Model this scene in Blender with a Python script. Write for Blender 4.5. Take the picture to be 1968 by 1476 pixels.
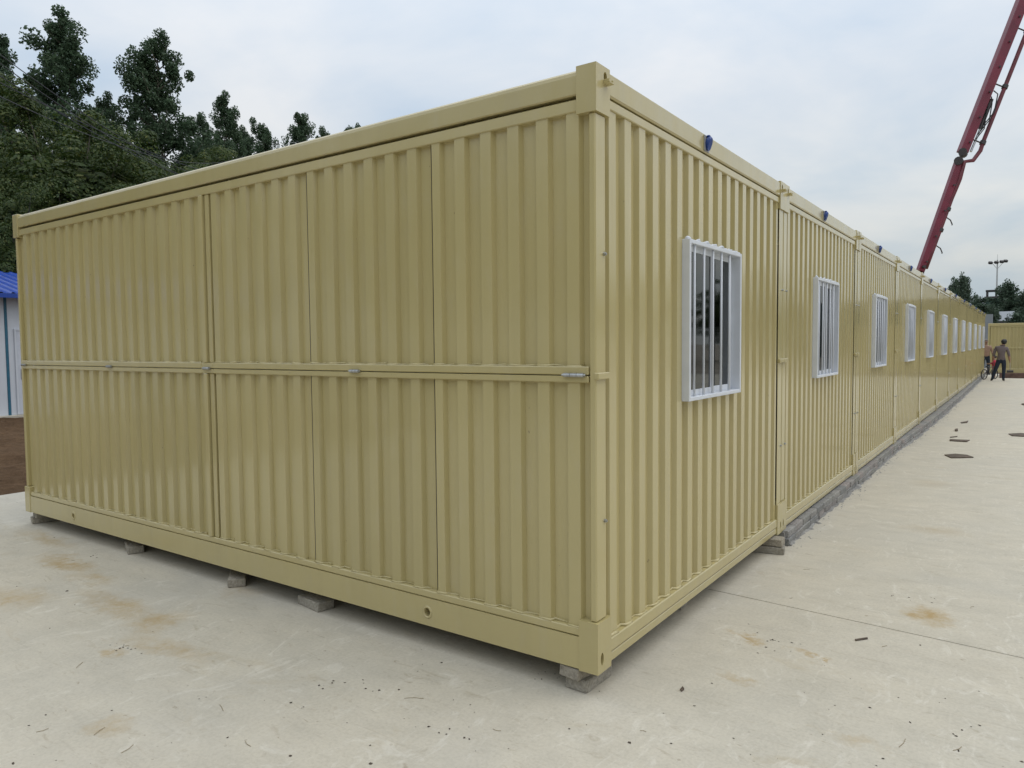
import bpy, bmesh, math, random
import numpy as np
from mathutils import Vector, Matrix
R_ = math.radians
for o in list(bpy.data.objects): bpy.data.objects.remove(o)
scn = bpy.context.scene
col = scn.collection
random.seed(7); rng = np.random.default_rng(7)

# ------------------------------------------------------------------ camera
CAM = Vector((1.5344, -2.8141, 1.600)); FPX = 1397.69
YAW, PIT, ROL = -0.6158, -0.0537, -0.0098
Fv = Vector((math.sin(YAW)*math.cos(PIT), math.cos(YAW)*math.cos(PIT), math.sin(PIT)))
rt = Vector((math.cos(YAW), -math.sin(YAW), 0)); up = rt.cross(Fv)
Rv = rt*math.cos(ROL)+up*math.sin(ROL); Uv = -rt*math.sin(ROL)+up*math.cos(ROL)
cd = bpy.data.cameras.new('camera'); cd.sensor_fit = 'HORIZONTAL'; cd.sensor_width = 36
cd.lens = FPX/1968*36; cd.clip_start = .05; cd.clip_end = 3000
cam = bpy.data.objects.new('camera', cd); col.objects.link(cam); scn.camera = cam
cam.matrix_world = Matrix(((Rv.x, Uv.x, -Fv.x, CAM.x), (Rv.y, Uv.y, -Fv.y, CAM.y), (Rv.z, Uv.z, -Fv.z, CAM.z), (0, 0, 0, 1)))
def ray(u, v): return Fv+Rv*((u-984)/FPX)-Uv*((v-738)/FPX)
def at(u, v, depth): return CAM+ray(u, v)*depth            # pixel of the 1968 px photograph at a depth in metres
def gnd(u, v, z=0.0):
    d = ray(u, v); return CAM+d*((z-CAM.z)/d.z)

# ------------------------------------------------------------------ sky, sun, exposure
SUN_EL, SUN_AZ = R_(58), R_(60)          # azimuth clockwise from +Y
w = bpy.data.worlds.new('World'); scn.world = w; w.use_nodes = True
nt = w.node_tree; N = nt.nodes; Lk = nt.links
bg = N['Background']; bg.inputs['Strength'].default_value = .10
sky = N.new('ShaderNodeTexSky'); sky.sky_type = 'NISHITA'; sky.sun_disc = False
sky.sun_elevation = SUN_EL; sky.sun_rotation = SUN_AZ; sky.air_density = 1.5; sky.dust_density = 3.0
tc = N.new('ShaderNodeTexCoord'); sep = N.new('ShaderNodeSeparateXYZ'); Lk.new(tc.outputs['Generated'], sep.inputs[0])
def mth(op, a, b=None, tree=None, clamp=False):
    t = tree or nt; n = t.nodes.new('ShaderNodeMath'); n.operation = op; n.use_clamp = clamp
    for i, s in enumerate((a, b)):
        if s is None: continue
        if isinstance(s, (int, float)): n.inputs[i].default_value = s
        else: t.links.new(s, n.inputs[i])
    return n.outputs[0]
zz = mth('ADD', mth('MAXIMUM', sep.outputs[2], 0.0), .22)
cx = mth('DIVIDE', sep.outputs[0], zz); cy = mth('DIVIDE', sep.outputs[1], zz)
cmb = N.new('ShaderNodeCombineXYZ'); Lk.new(cx, cmb.inputs[0]); Lk.new(cy, cmb.inputs[1])
nz = N.new('ShaderNodeTexNoise'); nz.inputs['Scale'].default_value = 1.5; nz.inputs['Detail'].default_value = 7; nz.inputs['Roughness'].default_value = .52
nz.inputs['Distortion'].default_value = .25
Lk.new(cmb.outputs[0], nz.inputs['Vector'])
cr = N.new('ShaderNodeValToRGB'); Lk.new(nz.outputs['Fac'], cr.inputs[0])
cr.color_ramp.elements[0].position = .33; cr.color_ramp.elements[0].color = (5.75, 6.8, 8.0, 1)
cr.color_ramp.elements[1].position = .68; cr.color_ramp.elements[1].color = (8.5, 8.65, 8.8, 1)
gr = N.new('ShaderNodeValToRGB'); Lk.new(sep.outputs[2], gr.inputs[0])     # overcast: grey at the horizon, brighter overhead
e = gr.color_ramp.elements; e[0].position = 0; e[0].color = (.72, .72, .68, 1); e[1].position = 1; e[1].color = (1.9, 1.87, 1.83, 1)
for p, c in ((.10, (.84, .83, .79, 1)), (.19, (.95, .935, .90, 1)), (.3, (.96, .965, .975, 1)), (.5, (1.22, 1.2, 1.19, 1))):
    k = e.new(p); k.color = c
ml = N.new('ShaderNodeMix'); ml.data_type = 'RGBA'; ml.blend_type = 'MULTIPLY'; ml.inputs[0].default_value = 1
Lk.new(cr.outputs[0], ml.inputs[6]); Lk.new(gr.outputs[0], ml.inputs[7])
mx = N.new('ShaderNodeMix'); mx.data_type = 'RGBA'; mx.inputs[0].default_value = .88
Lk.new(sky.outputs[0], mx.inputs[6]); Lk.new(ml.outputs[2], mx.inputs[7]); Lk.new(mx.outputs[2], bg.inputs[0])
sd = bpy.data.lights.new('sun', 'SUN'); sd.energy = .55; sd.angle = R_(40); sd.color = (1, .96, .9)
sun = bpy.data.objects.new('sun', sd); col.objects.link(sun)
sv = Vector((math.sin(SUN_AZ)*math.cos(SUN_EL), math.cos(SUN_AZ)*math.cos(SUN_EL), math.sin(SUN_EL)))
sun.rotation_euler = sv.to_track_quat('Z', 'Y').to_euler(); sun.location = (10, 5, 30)
scn.render.engine = 'CYCLES'
vs = scn.view_settings; vs.view_transform = 'Standard'; vs.look = 'None'; vs.gamma = 1; vs.use_curve_mapping = False; vs.exposure = 0.1

# ------------------------------------------------------------------ materials
def mat(name):
    m = bpy.data.materials.new(name); m.use_nodes = True
    return m, m.node_tree, m.node_tree.nodes['Principled BSDF']
def noise(t, scale, detail=4, rough=.55, vec=None, stretch=None, dist=0):
    n = t.nodes.new('ShaderNodeTexNoise'); n.inputs['Scale'].default_value = scale; n.inputs['Detail'].default_value = detail
    n.inputs['Roughness'].default_value = rough; n.inputs['Distortion'].default_value = dist
    if vec is None:
        c = t.nodes.new('ShaderNodeTexCoord'); vec = c.outputs['Object']
    if stretch:
        mp = t.nodes.new('ShaderNodeMapping'); mp.inputs['Scale'].default_value = stretch; t.links.new(vec, mp.inputs[0]); vec = mp.outputs[0]
    t.links.new(vec, n.inputs['Vector']); return n.outputs['Fac']
def ramp(t, fac, stops):
    r = t.nodes.new('ShaderNodeValToRGB'); e = r.color_ramp.elements
    while len(e) < len(stops): e.new(.5)
    for k, (p, c) in zip(e, stops):
        k.position = p; k.color = (*c, 1) if len(c) == 3 else c
    t.links.new(fac, r.inputs[0]); return r.outputs[0]
def mixc(t, fac, a, b, mode='MIX'):
    m = t.nodes.new('ShaderNodeMix'); m.data_type = 'RGBA'; m.blend_type = mode
    for i, s in ((0, fac), (6, a), (7, b)):
        if isinstance(s, (int, float)): m.inputs[i].default_value = s
        elif isinstance(s, tuple): m.inputs[i].default_value = (*s, 1)
        else: t.links.new(s, m.inputs[i])
    return m.outputs[2]
def bump(t, b, h, strength, dist=.01):
    n = t.nodes.new('ShaderNodeBump'); n.inputs['Strength'].default_value = strength; n.inputs['Distance'].default_value = dist
    t.links.new(h, n.inputs['Height']); t.links.new(n.outputs[0], b.inputs['Normal'])
def simple(name, c, rough=.5, metal=0, var=.12, scale=8, bmp=0, spec=.5):
    m, t, b = mat(name)
    f = noise(t, scale, 5)
    lo = tuple(x*(1-var) for x in c); hi = tuple(min(1, x*(1+var)) for x in c)
    t.links.new(ramp(t, f, [(.3, lo), (.7, hi)]), b.inputs['Base Color'])
    b.inputs['Roughness'].default_value = rough; b.inputs['Metallic'].default_value = metal; b.inputs['Specular IOR Level'].default_value = spec
    if bmp: bump(t, b, noise(t, scale*4, 4), bmp)
    return m
M = {}
def paint(name, c, rough=.2):
    m, t, b = mat(name)
    geo = t.nodes.new('ShaderNodeNewGeometry')
    f = noise(t, 1.1, 5, .6, geo.outputs['Position'])
    st = noise(t, 6, 5, .6, geo.outputs['Position'], (1, 1, .05))
    base = ramp(t, f, [(.3, tuple(x*.965 for x in c)), (.7, tuple(min(1, x*1.03) for x in c))])
    oi = t.nodes.new('ShaderNodeObjectInfo')
    base = mixc(t, 1.0, base, ramp(t, oi.outputs['Random'], [(0, (.955, .955, .95)), (.5, (1, 1, 1)), (1, (1.03, 1.03, 1.05))]), 'MULTIPLY')
    base = mixc(t, mth('MULTIPLY', mth('SUBTRACT', st, .48, t, True), .5, t), base, tuple(x*.66 for x in c))
    du = noise(t, 9, 6, .7, geo.outputs['Position'], (1, 1, .35))
    base = mixc(t, ramp(t, du, [(.52, (0, 0, 0)), (.75, (.16,)*3)]), base, (.50, .45, .34))
    # scattered scuffs and chips
    sp = noise(t, 55, 2, .5, geo.outputs['Position'], (1, 1, .55))
    chip = mth('MULTIPLY', mth('GREATER_THAN', sp, .765, t), mth('GREATER_THAN', noise(t, 1.7, 2, .5, geo.outputs['Position']), .56, t), t)
    base = mixc(t, mth('MULTIPLY', chip, .55, t), base, (.16, .13, .08))
    t.links.new(base, b.inputs['Base Color'])
    rr = ramp(t, noise(t, 3, 4, .6, geo.outputs['Position']), [(.3, (rough*.85,)*3), (.7, (rough*1.25,)*3)])
    t.links.new(rr, b.inputs['Roughness'])
    oil = noise(t, 2.6, 2, .5, geo.outputs['Position'], (1, 1, .45))
    bump(t, b, mth('ADD', oil, mth('MULTIPLY', noise(t, 9, 2, .5, geo.outputs['Position'], (1, 1, .3)), .16, t), t), .45, .04)
    b.inputs['Coat Weight'].default_value = .42; b.inputs['Coat Roughness'].default_value = .09
    return m
CREAM = (.487, .412, .196)
M['cream'] = paint('cream_paint', CREAM)
M['white_frame'] = simple('white_powder_coat', (.66, .685, .73), .4, var=.04)
M['galv'] = simple('galvanised_steel', (.42, .43, .43), .38, .9, .2, 30)
M['black'] = simple('black_rubber', (.02, .02, .02), .6)
M['blue_plastic'] = simple('blue_plastic', (.012, .05, .24), .3, var=.1)
M['grey_plastic'] = simple('grey_plastic', (.3, .3, .3), .4)
m, t, b = mat('window_glass'); b.inputs['Base Color'].default_value = (.13, .16, .15, 1); b.inputs['Roughness'].default_value = .03
b.inputs['Transmission Weight'].default_value = 1; b.inputs['IOR'].default_value = 1.45; M['glass'] = m
M['inner'] = simple('inner_lining', (.35, .36, .36), .7)
# concrete, with tan earth stains
def concrete(name, stains=()):
    m, t, b = mat(name)
    geo = t.nodes.new('ShaderNodeNewGeometry'); P = geo.outputs['Position']
    big = noise(t, .55, 6, .62, P, dist=.4); mid = noise(t, 3.2, 6, .65, P, (1, 1.6, 1)); fine = noise(t, 60, 4, .7, P)
    c = ramp(t, big, [(.28, (.42, .415, .38)), (.5, (.51, .48, .41)), (.74, (.56, .51, .415))])
    c = mixc(t, .55, c, ramp(t, mid, [(.3, (.40, .38, .325)), (.52, (.525, .495, .425)), (.72, (.61, .575, .49))]), 'MIX')
    c = mixc(t, .28, c, ramp(t, fine, [(.25, (.25, .24, .21)), (.52, (.505, .485, .435)), (.85, (.67, .645, .59))]), 'MIX')
    # trowel and drag scratches
    scr = noise(t, 7, 3, .6, P, (.25, 5, 1), .6)
    c = mixc(t, ramp(t, scr, [(.62, (0, 0, 0)), (.74, (.32,)*3)]), c, (.34, .305, .25))
    scr2 = noise(t, 9, 4, .7, P, (3.5, .35, 1), 1.2)
    c = mixc(t, ramp(t, scr2, [(.58, (0, 0, 0)), (.7, (.45,)*3)]), c, (.56, .535, .48))
    # speckle of dirt
    vo = t.nodes.new('ShaderNodeTexVoronoi'); vo.inputs['Scale'].default_value = 9; t.links.new(P, vo.inputs['Vector'])
    spk = mth('LESS_THAN', vo.outputs['Distance'], mth('MULTIPLY', noise(t, 1.3, 3, .6, P), .11, t), t)
    spk = mth('MULTIPLY', spk, mth('GREATER_THAN', noise(t, 2.3, 2, .5, P), .52, t), t)
    c = mixc(t, mth('MULTIPLY', spk, .4, t), c, (.24, .2, .15))
    # smears of earth anywhere
    sm = noise(t, 1.9, 6, .7, P, (1, 1.9, 1), .8)
    c = mixc(t, ramp(t, sm, [(.60, (0, 0, 0)), (.78, (.5,)*3)]), c, (.39, .32, .20))
    s2 = noise(t, 6.5, 5, .72, P, (.6, 1.7, 1), 1.5)
    c = mixc(t, ramp(t, s2, [(.59, (0, 0, 0)), (.70, (.42,)*3)]), c, (.31, .265, .19))
    s3 = noise(t, 4.2, 6, .72, P, (1.5, .7, 1), 1.8)
    c = mixc(t, ramp(t, s3, [(.56, (0, 0, 0)), (.68, (.5,)*3)]), c, (.66, .645, .60))
    s4 = noise(t, 17, 3, .6, P, (.5, 1.6, 1), 1.0)
    c = mixc(t, ramp(t, s4, [(.69, (0, 0, 0)), (.74, (.5,)*3)]), c, (.24, .19, .13))
    dn = t.nodes.new('ShaderNodeTexNoise'); dn.inputs['Scale'].default_value = 5; dn.inputs['Detail'].default_value = 6; dn.inputs['Roughness'].default_value = .72
    t.links.new(P, dn.inputs['Vector'])
    off = t.nodes.new('ShaderNodeVectorMath'); off.operation = 'MULTIPLY_ADD'
    t.links.new(dn.outputs['Color'], off.inputs[0]); off.inputs[1].default_value = (.5, .5, 0); t.links.new(P, off.inputs[2])
    acc = None
    for (sx, sy, rx, ry, s) in stains:
        sub = t.nodes.new('ShaderNodeVectorMath'); sub.operation = 'SUBTRACT'; t.links.new(off.outputs[0], sub.inputs[0]); sub.inputs[1].default_value = (sx+.25, sy+.25, 0)
        dv = t.nodes.new('ShaderNodeVectorMath'); dv.operation = 'MULTIPLY'; t.links.new(sub.outputs[0], dv.inputs[0]); dv.inputs[1].default_value = (1/rx, 1/ry, 0)
        ln = t.nodes.new('ShaderNodeVectorMath'); ln.operation = 'LENGTH'; t.links.new(dv.outputs[0], ln.inputs[0])
        v = mth('MULTIPLY', mth('SUBTRACT', 1.0, ln.outputs['Value'], t, True), s, t)
        acc = v if acc is None else mth('MAXIMUM', acc, v, t)
    if acc is not None:
        acc = mth('MULTIPLY', acc, mth('MULTIPLY', noise(t, 22, 4, .7, P), 1.9, t), t, True)
        c = mixc(t, acc, c, (.39, .29, .15))
    wet = noise(t, .33, 4, .6, P, None, .8)
    c = mixc(t, ramp(t, wet, [(.5, (0, 0, 0)), (.72, (.5,)*3)]), c, (.40, .40, .385))
    c = mixc(t, 1.0, c, (1.045, 1.015, .955), 'MULTIPLY')
    t.links.new(c, b.inputs['Base Color'])
    b.inputs['Roughness'].default_value = .82; b.inputs['Specular IOR Level'].default_value = .3
    h = mth('ADD', mth('MULTIPLY', mid, .6, t), mth('ADD', mth('MULTIPLY', fine, .25, t), mth('MULTIPLY', scr, .3, t), t), t)
    bump(t, b, h, .35, .012)
    return m
STAINS = [(1.11, 1.96, .16, .2, 1.), (.36, 1.08, .13, .05, 1.), (.62, 1.05, .1, .05, .8), (-3.1, -.62, .5, .16, .75), (-2.62, -.6, .2, .2, .75), (-4.3, -.36, .45, .12, .9), (-3.75, -.42, .3, .12, .6),
          (-2.66, .0, .2, .12, .5), (-3.75, -.9, .35, .2, .6), (-2.2, -.78, .45, .12, .55), (-2.39, -.98, .1, .06, .7), (-5.2, -.15, .6, .12, .6), (.45, .55, .12, .06, .5), (1.0, .3, .15, .08, .5), (-1.6, -1.35, .12, .1, .5), (-4.9, -.9, .5, .2, .5), (.75, 1.02, .06, .03, .9), (.95, 4.2, .3, .2, .35), (.7, 6.5, .3, .3, .3)]
M['concrete'] = concrete('concrete_slab', STAINS)
m, t, b = mat('brown_earth')
n1 = noise(t, 2.2, 8, .7); n2 = noise(t, 14, 6, .7)
c = mixc(t, .5, ramp(t, n1, [(.3, (.06, .034, .018)), (.7, (.17, .105, .06))]), ramp(t, n2, [(.3, (.05, .03, .017)), (.75, (.20, .13, .075))]))
t.links.new(c, b.inputs['Base Color']); b.inputs['Roughness'].default_value = 1; b.inputs['Specular IOR Level'].default_value = .1
bump(t, b, mth('ADD', n1, n2, t), .9, .06); M['soil'] = m
def brickmat(name, cols):
    m, t, b = mat(name)
    oi = t.nodes.new('ShaderNodeObjectInfo')
    c = ramp(t, oi.outputs['Random'], [(i/(len(cols)-1), k) for i, k in enumerate(cols)])
    geo = t.nodes.new('ShaderNodeNewGeometry')
    g = noise(t, 70, 5, .7, geo.outputs['Position']); g2 = noise(t, 9, 4, .6, geo.outputs['Position'])
    c = mixc(t, .6, c, ramp(t, g, [(.3, (.35,)*3), (.7, (1.25,)*3)]), 'MULTIPLY')
    c = mixc(t, .5, c, ramp(t, g2, [(.3, (.55,)*3), (.7, (1.2,)*3)]), 'MULTIPLY')
    t.links.new(c, b.inputs['Base Color']); b.inputs['Roughness'].default_value = .95; b.inputs['Specular IOR Level'].default_value = .2
    bump(t, b, g, .7, .01); return m
M['brick'] = brickmat('grey_brick', [(.33, .325, .30), (.37, .355, .33), (.29, .29, .28), (.39, .345, .32), (.35, .35, .335)])
M['old_brick'] = brickmat('weathered_brick', [(.43, .38, .30), (.40, .37, .31), (.47, .42, .34)])
M['mortar'] = simple('mortar_spill', (.27, .26, .24), .95, var=.3, scale=12, bmp=.6)
M['wood'] = simple('weathered_wood', (.10, .075, .055), .85, var=.4, scale=14, bmp=.4)
M['dark_chip'] = simple('dark_chip', (.07, .055, .04), .9, var=.4, scale=20)
M['bark'] = simple('bark', (.13, .115, .09), .95, var=.3, scale=5, bmp=.6)
def leafmat(name, c1, c2, c3):
    m, t, b = mat(name)
    at_ = t.nodes.new('ShaderNodeAttribute'); at_.attribute_name = 'tint'
    c = ramp(t, at_.outputs['Fac'], [(0, c1), (.55, c2), (1, c3)])
    t.links.new(c, b.inputs['Base Color']); b.inputs['Roughness'].default_value = .55; b.inputs['Specular IOR Level'].default_value = .35
    tr = t.nodes.new('ShaderNodeBsdfTranslucent'); t.links.new(c, tr.inputs['Color'])
    ms = t.nodes.new('ShaderNodeMixShader'); ms.inputs[0].default_value = .35
    t.links.new(b.outputs[0], ms.inputs[1]); t.links.new(tr.outputs[0], ms.inputs[2])
    t.links.new(ms.outputs[0], t.nodes['Material Output'].inputs['Surface']); return m
M['poplar_leaf'] = leafmat('poplar_leaf', (.034, .066, .036), (.072, .12, .064), (.14, .195, .115))
M['camphor_leaf'] = leafmat('broad_leaf', (.022, .046, .011), (.054, .088, .02), (.135, .15, .037))
M['far_leaf'] = leafmat('far_leaf', (.04, .07, .045), (.075, .115, .075), (.13, .17, .12))  # greyer, lifted green: distance haze put into the leaf colour

# ------------------------------------------------------------------ mesh helpers
class MB:
    def __init__(s): s.v = []; s.f = []
    def quad(s, a, b, c, d):
        n = len(s.v); s.v += [tuple(a), tuple(b), tuple(c), tuple(d)]; s.f.append((n, n+1, n+2, n+3))
    def box(s, x0, x1, y0, y1, z0, z1, c=0.0, M4=None):
        if c <= 0:
            vs = [(x, y, z) for z in (z0, z1) for y in (y0, y1) for x in (x0, x1)]
            fs = [(0, 2, 3, 1), (4, 5, 7, 6), (0, 1, 5, 4), (2, 6, 7, 3), (0, 4, 6, 2), (1, 3, 7, 5)]
        else:
            c = min(c, (x1-x0)*.45, (y1-y0)*.45, (z1-z0)*.45)
            X, Y, Z = (x0, x1), (y0, y1), (z0, z1); vs = []; ix = {}
            for i in (0, 1):
                for j in (0, 1):
                    for k in (0, 1):
                        sx, sy, sz = (c, -c)[i], (c, -c)[j], (c, -c)[k]
                        ix[i, j, k, 0] = len(vs); vs.append((X[i], Y[j]+sy, Z[k]+sz))
                        ix[i, j, k, 1] = len(vs); vs.append((X[i]+sx, Y[j], Z[k]+sz))
                        ix[i, j, k, 2] = len(vs); vs.append((X[i]+sx, Y[j]+sy, Z[k]))
            fs = []
            for i in (0, 1):
                fs.append([ix[i, j, k, 0] for j, k in ((0, 0), (1, 0), (1, 1), (0, 1))])
                fs.append([ix[j, i, k, 1] for j, k in ((0, 0), (1, 0), (1, 1), (0, 1))])
                fs.append([ix[j, k, i, 2] for j, k in ((0, 0), (1, 0), (1, 1), (0, 1))])
            for i in (0, 1):
                for j in (0, 1):
                    fs.append([ix[i, j, 0, 0], ix[i, j, 0, 1], ix[i, j, 1, 1], ix[i, j, 1, 0]])
                    fs.append([ix[i, 0, j, 0], ix[i, 0, j, 2], ix[i, 1, j, 2], ix[i, 1, j, 0]])
                    fs.append([ix[0, i, j, 1], ix[0, i, j, 2], ix[1, i, j, 2], ix[1, i, j, 1]])
                    for k in (0, 1): fs.append([ix[i, j, k, 0], ix[i, j, k, 1], ix[i, j, k, 2]])
            ctr = Vector(((x0+x1)/2, (y0+y1)/2, (z0+z1)/2)); out = []
            for f in fs:
                p = [Vector(vs[q]) for q in f]; nrm = (p[1]-p[0]).cross(p[2]-p[0])
                out.append(tuple(f) if nrm.dot(sum(p, Vector())/len(p)-ctr) > 0 else tuple(reversed(f)))
            fs = out
        n = len(s.v)
        if M4 is not None: vs = [tuple(M4 @ Vector(p)) for p in vs]
        s.v += vs; s.f += [tuple(q+n for q in f) for f in fs]; return s
    def tube(s, pts, r, n=8, caps=True, r2=None):
        pts = [Vector(p) for p in pts]; base = len(s.v); prev = None
        for i, p in enumerate(pts):
            d = (pts[min(i+1, len(pts)-1)]-pts[max(i-1, 0)]).normalized()
            if prev is None: a = d.orthogonal().normalized()
            else: a = (prev-d*prev.dot(d)).normalized()
            prev = a; b_ = d.cross(a)
            rr = r[i] if isinstance(r, (list, tuple)) else (r if r2 is None else r+(r2-r)*i/(len(pts)-1))
            for k in range(n):
                t_ = 2*math.pi*k/n; s.v.append(tuple(p+(a*math.cos(t_)+b_*math.sin(t_))*rr))
        for i in range(len(pts)-1):
            for k in range(n):
                a0 = base+i*n+k; a1 = base+i*n+(k+1) % n; s.f.append((a0, a1, a1+n, a0+n))
        if caps:
            s.f.append(tuple(base+k for k in reversed(range(n)))); s.f.append(tuple(base+(len(pts)-1)*n+k for k in range(n)))
        return s
    def plate_hole(s, a0, a1, b0, b1, hole, fn, depth):
        """flat plate a0..a1 x b0..b1 with a real hole; fn(a,b,d) -> xyz, d = depth behind the face"""
        ca = sum(h[0] for h in hole)/len(hole); cb = sum(h[1] for h in hole)/len(hole); out = []
        angs = sorted(set([math.atan2(h[1]-cb, h[0]-ca) for h in hole]+[math.atan2(q-cb, p-ca) for p in (a0, a1) for q in (b0, b1)]))
        def onrect(an):
            c_, s_ = math.cos(an), math.sin(an); ts = []
            if c_ > 1e-9: ts.append((a1-ca)/c_)
            if c_ < -1e-9: ts.append((a0-ca)/c_)
            if s_ > 1e-9: ts.append((b1-cb)/s_)
            if s_ < -1e-9: ts.append((b0-cb)/s_)
            t_ = min(ts); return ca+c_*t_, cb+s_*t_
        hs = sorted(hole, key=lambda h: math.atan2(h[1]-cb, h[0]-ca)); ha = [math.atan2(h[1]-cb, h[0]-ca) for h in hs]
        def onhole(an):
            for i in range(len(hs)):
                A, B = ha[i], ha[(i+1) % len(hs)]
                if B < A: B += 2*math.pi
                x = an if an >= A-1e-9 else an+2*math.pi
                if A-1e-9 <= x <= B+1e-9:
                    p, q = hs[i], hs[(i+1) % len(hs)]; c_, s_ = math.cos(an), math.sin(an)
                    dx, dy = q[0]-p[0], q[1]-p[1]; den = c_*dy-s_*dx
                    if abs(den) < 1e-12: return p
                    t_ = ((p[0]-ca)*dy-(p[1]-cb)*dx)/den; return ca+c_*t_, cb+s_*t_
            return hs[0]
        n = len(angs)
        for i in range(n):
            A, B = angs[i], angs[(i+1) % n]; h0, h1, r0, r1 = onhole(A), onhole(B), onrect(A), onrect(B)
            s.quad(fn(*h0, 0), fn(*r0, 0), fn(*r1, 0), fn(*h1, 0))
            s.quad(fn(*h0, 0), fn(*h1, 0), fn(*h1, depth), fn(*h0, depth))
        k = len(s.v); s.v += [tuple(fn(*onhole(A), depth)) for A in angs]; s.f.append(tuple(range(k, k+n)))
        return s
    def mesh(s, name, m, smooth=False):
        me = bpy.data.meshes.new(name); me.from_pydata(s.v, [], s.f); me.validate()
        for mm in (m if isinstance(m, (list, tuple)) else [m]): me.materials.append(M[mm] if isinstance(mm, str) else mm)
        if smooth: me.polygons.foreach_set('use_smooth', [True]*len(me.polygons))
        return me
    def build(s, name, m, parent=None, smooth=False, loc=None):
        return link(name, s.mesh(name, m, smooth), parent, loc)
def link(name, me, parent=None, loc=None, rot=None):
    o = bpy.data.objects.new(name, me); col.objects.link(o)
    if parent is not None: o.parent = parent
    if loc is not None: o.location = loc
    if rot is not None: o.rotation_euler = rot
    return o
def tag(o, label=None, cat=None, group=None, kind=None):
    for k, v in (('label', label), ('category', cat), ('group', group), ('kind', kind)):
        if v: o[k] = v
    return o
def thing(name, loc, label, cat, group=None, rz=0):
    o = bpy.data.objects.new(name, None); o.empty_display_size = .2; col.objects.link(o); o.location = loc; o.rotation_euler = (0, 0, rz)
    return tag(o, label, cat, group)
def copy_tree(o, parent=None):
    c = o.copy(); col.objects.link(c); c.parent = parent
    for ch in list(o.children): copy_tree(ch, c)
    return c

# ------------------------------------------------------------------ the setting: ground, slabs, earth
def poly_prism(pts, z0, z1, c=.006):
    b = MB(); n = len(pts); cx_ = sum(p[0] for p in pts)/n; cy_ = sum(p[1] for p in pts)/n
    ins = [(p[0]+(cx_-p[0])/max(1e-6, math.hypot(cx_-p[0], cy_-p[1]))*c, p[1]+(cy_-p[1])/max(1e-6, math.hypot(cx_-p[0], cy_-p[1]))*c) for p in pts]
    b.v = [(x, y, z0) for x, y in pts]+[(x, y, z1-c) for x, y in pts]+[(x, y, z1) for x, y in ins]
    for i in range(n):
        j = (i+1) % n; b.f += [(i, j, n+j, n+i), (n+i, n+j, 2*n+j, 2*n+i)]
    b.f.append(tuple(range(2*n, 3*n))); return b
jy = lambda x, y0: y0-.077*x
XL, XR = -7.67, 40.0
def slab(y0, y1, name='concrete_pavement'):
    g = .004
    o = poly_prism([(XL, jy(XL, y0)+g), (XR, jy(XR, y0)+g), (XR, jy(XR, y1)-g), (XL, jy(XL, y1)-g)], -.4, 0).build(name, 'concrete')
    return tag(o, kind='structure')
slab(-24, 1.71); slab(1.71, 21.5); slab(21.5, 34.2)
tag(poly_prism([(XL, jy(XL, 34.2)+.004), (.5, jy(.5, 34.2)+.004), (.5, 38.8), (XL, 38.8)], -.4, 0).build('concrete_pavement', 'concrete'), kind='structure')
tag(MB().box(XL+.3, XR-.3, -20, 30, -.39, -.035).build('pavement_bedding', 'concrete'), kind='structure')
gb = MB(); gb.quad((-700, -700, -.40), (700, -700, -.40), (700, 900, -.40), (-700, 900, -.40))
tag(gb.build('ground', simple('dusty_ground', (.27, .235, .185), .95, var=.25, scale=.3)), kind='structure')
# turned brown earth between the slab and the white cabin
nx, ny = 110, 190; gx = np.linspace(-24.0, XL-.002, nx); gy = np.linspace(-9, 26, ny); XX, YY = np.meshgrid(gx, gy, indexing='ij')
def vnoise(x, y, seed, s):
    r = np.random.default_rng(seed); G = r.random((256, 256)); x = x*s+100; y = y*s+100; xi = np.floor(x).astype(int); yi = np.floor(y).astype(int); fx = x-xi; fy = y-yi
    fx = fx*fx*(3-2*fx); fy = fy*fy*(3-2*fy); g = lambda a, b_: G[a % 256, b_ % 256]
    return (g(xi, yi)*(1-fx)+g(xi+1, yi)*fx)*(1-fy)+(g(xi, yi+1)*(1-fx)+g(xi+1, yi+1)*fx)*fy
ZZ = -.05+.10*(vnoise(XX, YY, 1, .9)-.5)+.09*(vnoise(XX, YY, 2, 2.6)-.5)+.07*(vnoise(XX, YY, 3, 6)-.5)
ZZ += .05*np.sin((XX+.25*YY)*3.2)*(vnoise(XX, YY, 4, .5)); edge = np.clip((XL-XX)/.5, 0, 1); ZZ = ZZ*edge+(-.03)*(1-edge)
vsx = np.stack([XX, YY, ZZ], -1).reshape(-1, 3); idx = np.arange(nx*ny).reshape(nx, ny)
fs = np.stack([idx[:-1, :-1], idx[1:, :-1], idx[1:, 1:], idx[:-1, 1:]], -1).reshape(-1, 4)
sb = MB(); sb.v = vsx.tolist(); sb.f = fs.tolist()
tag(sb.build('earth_ground', 'soil', smooth=True), kind='structure')

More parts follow.
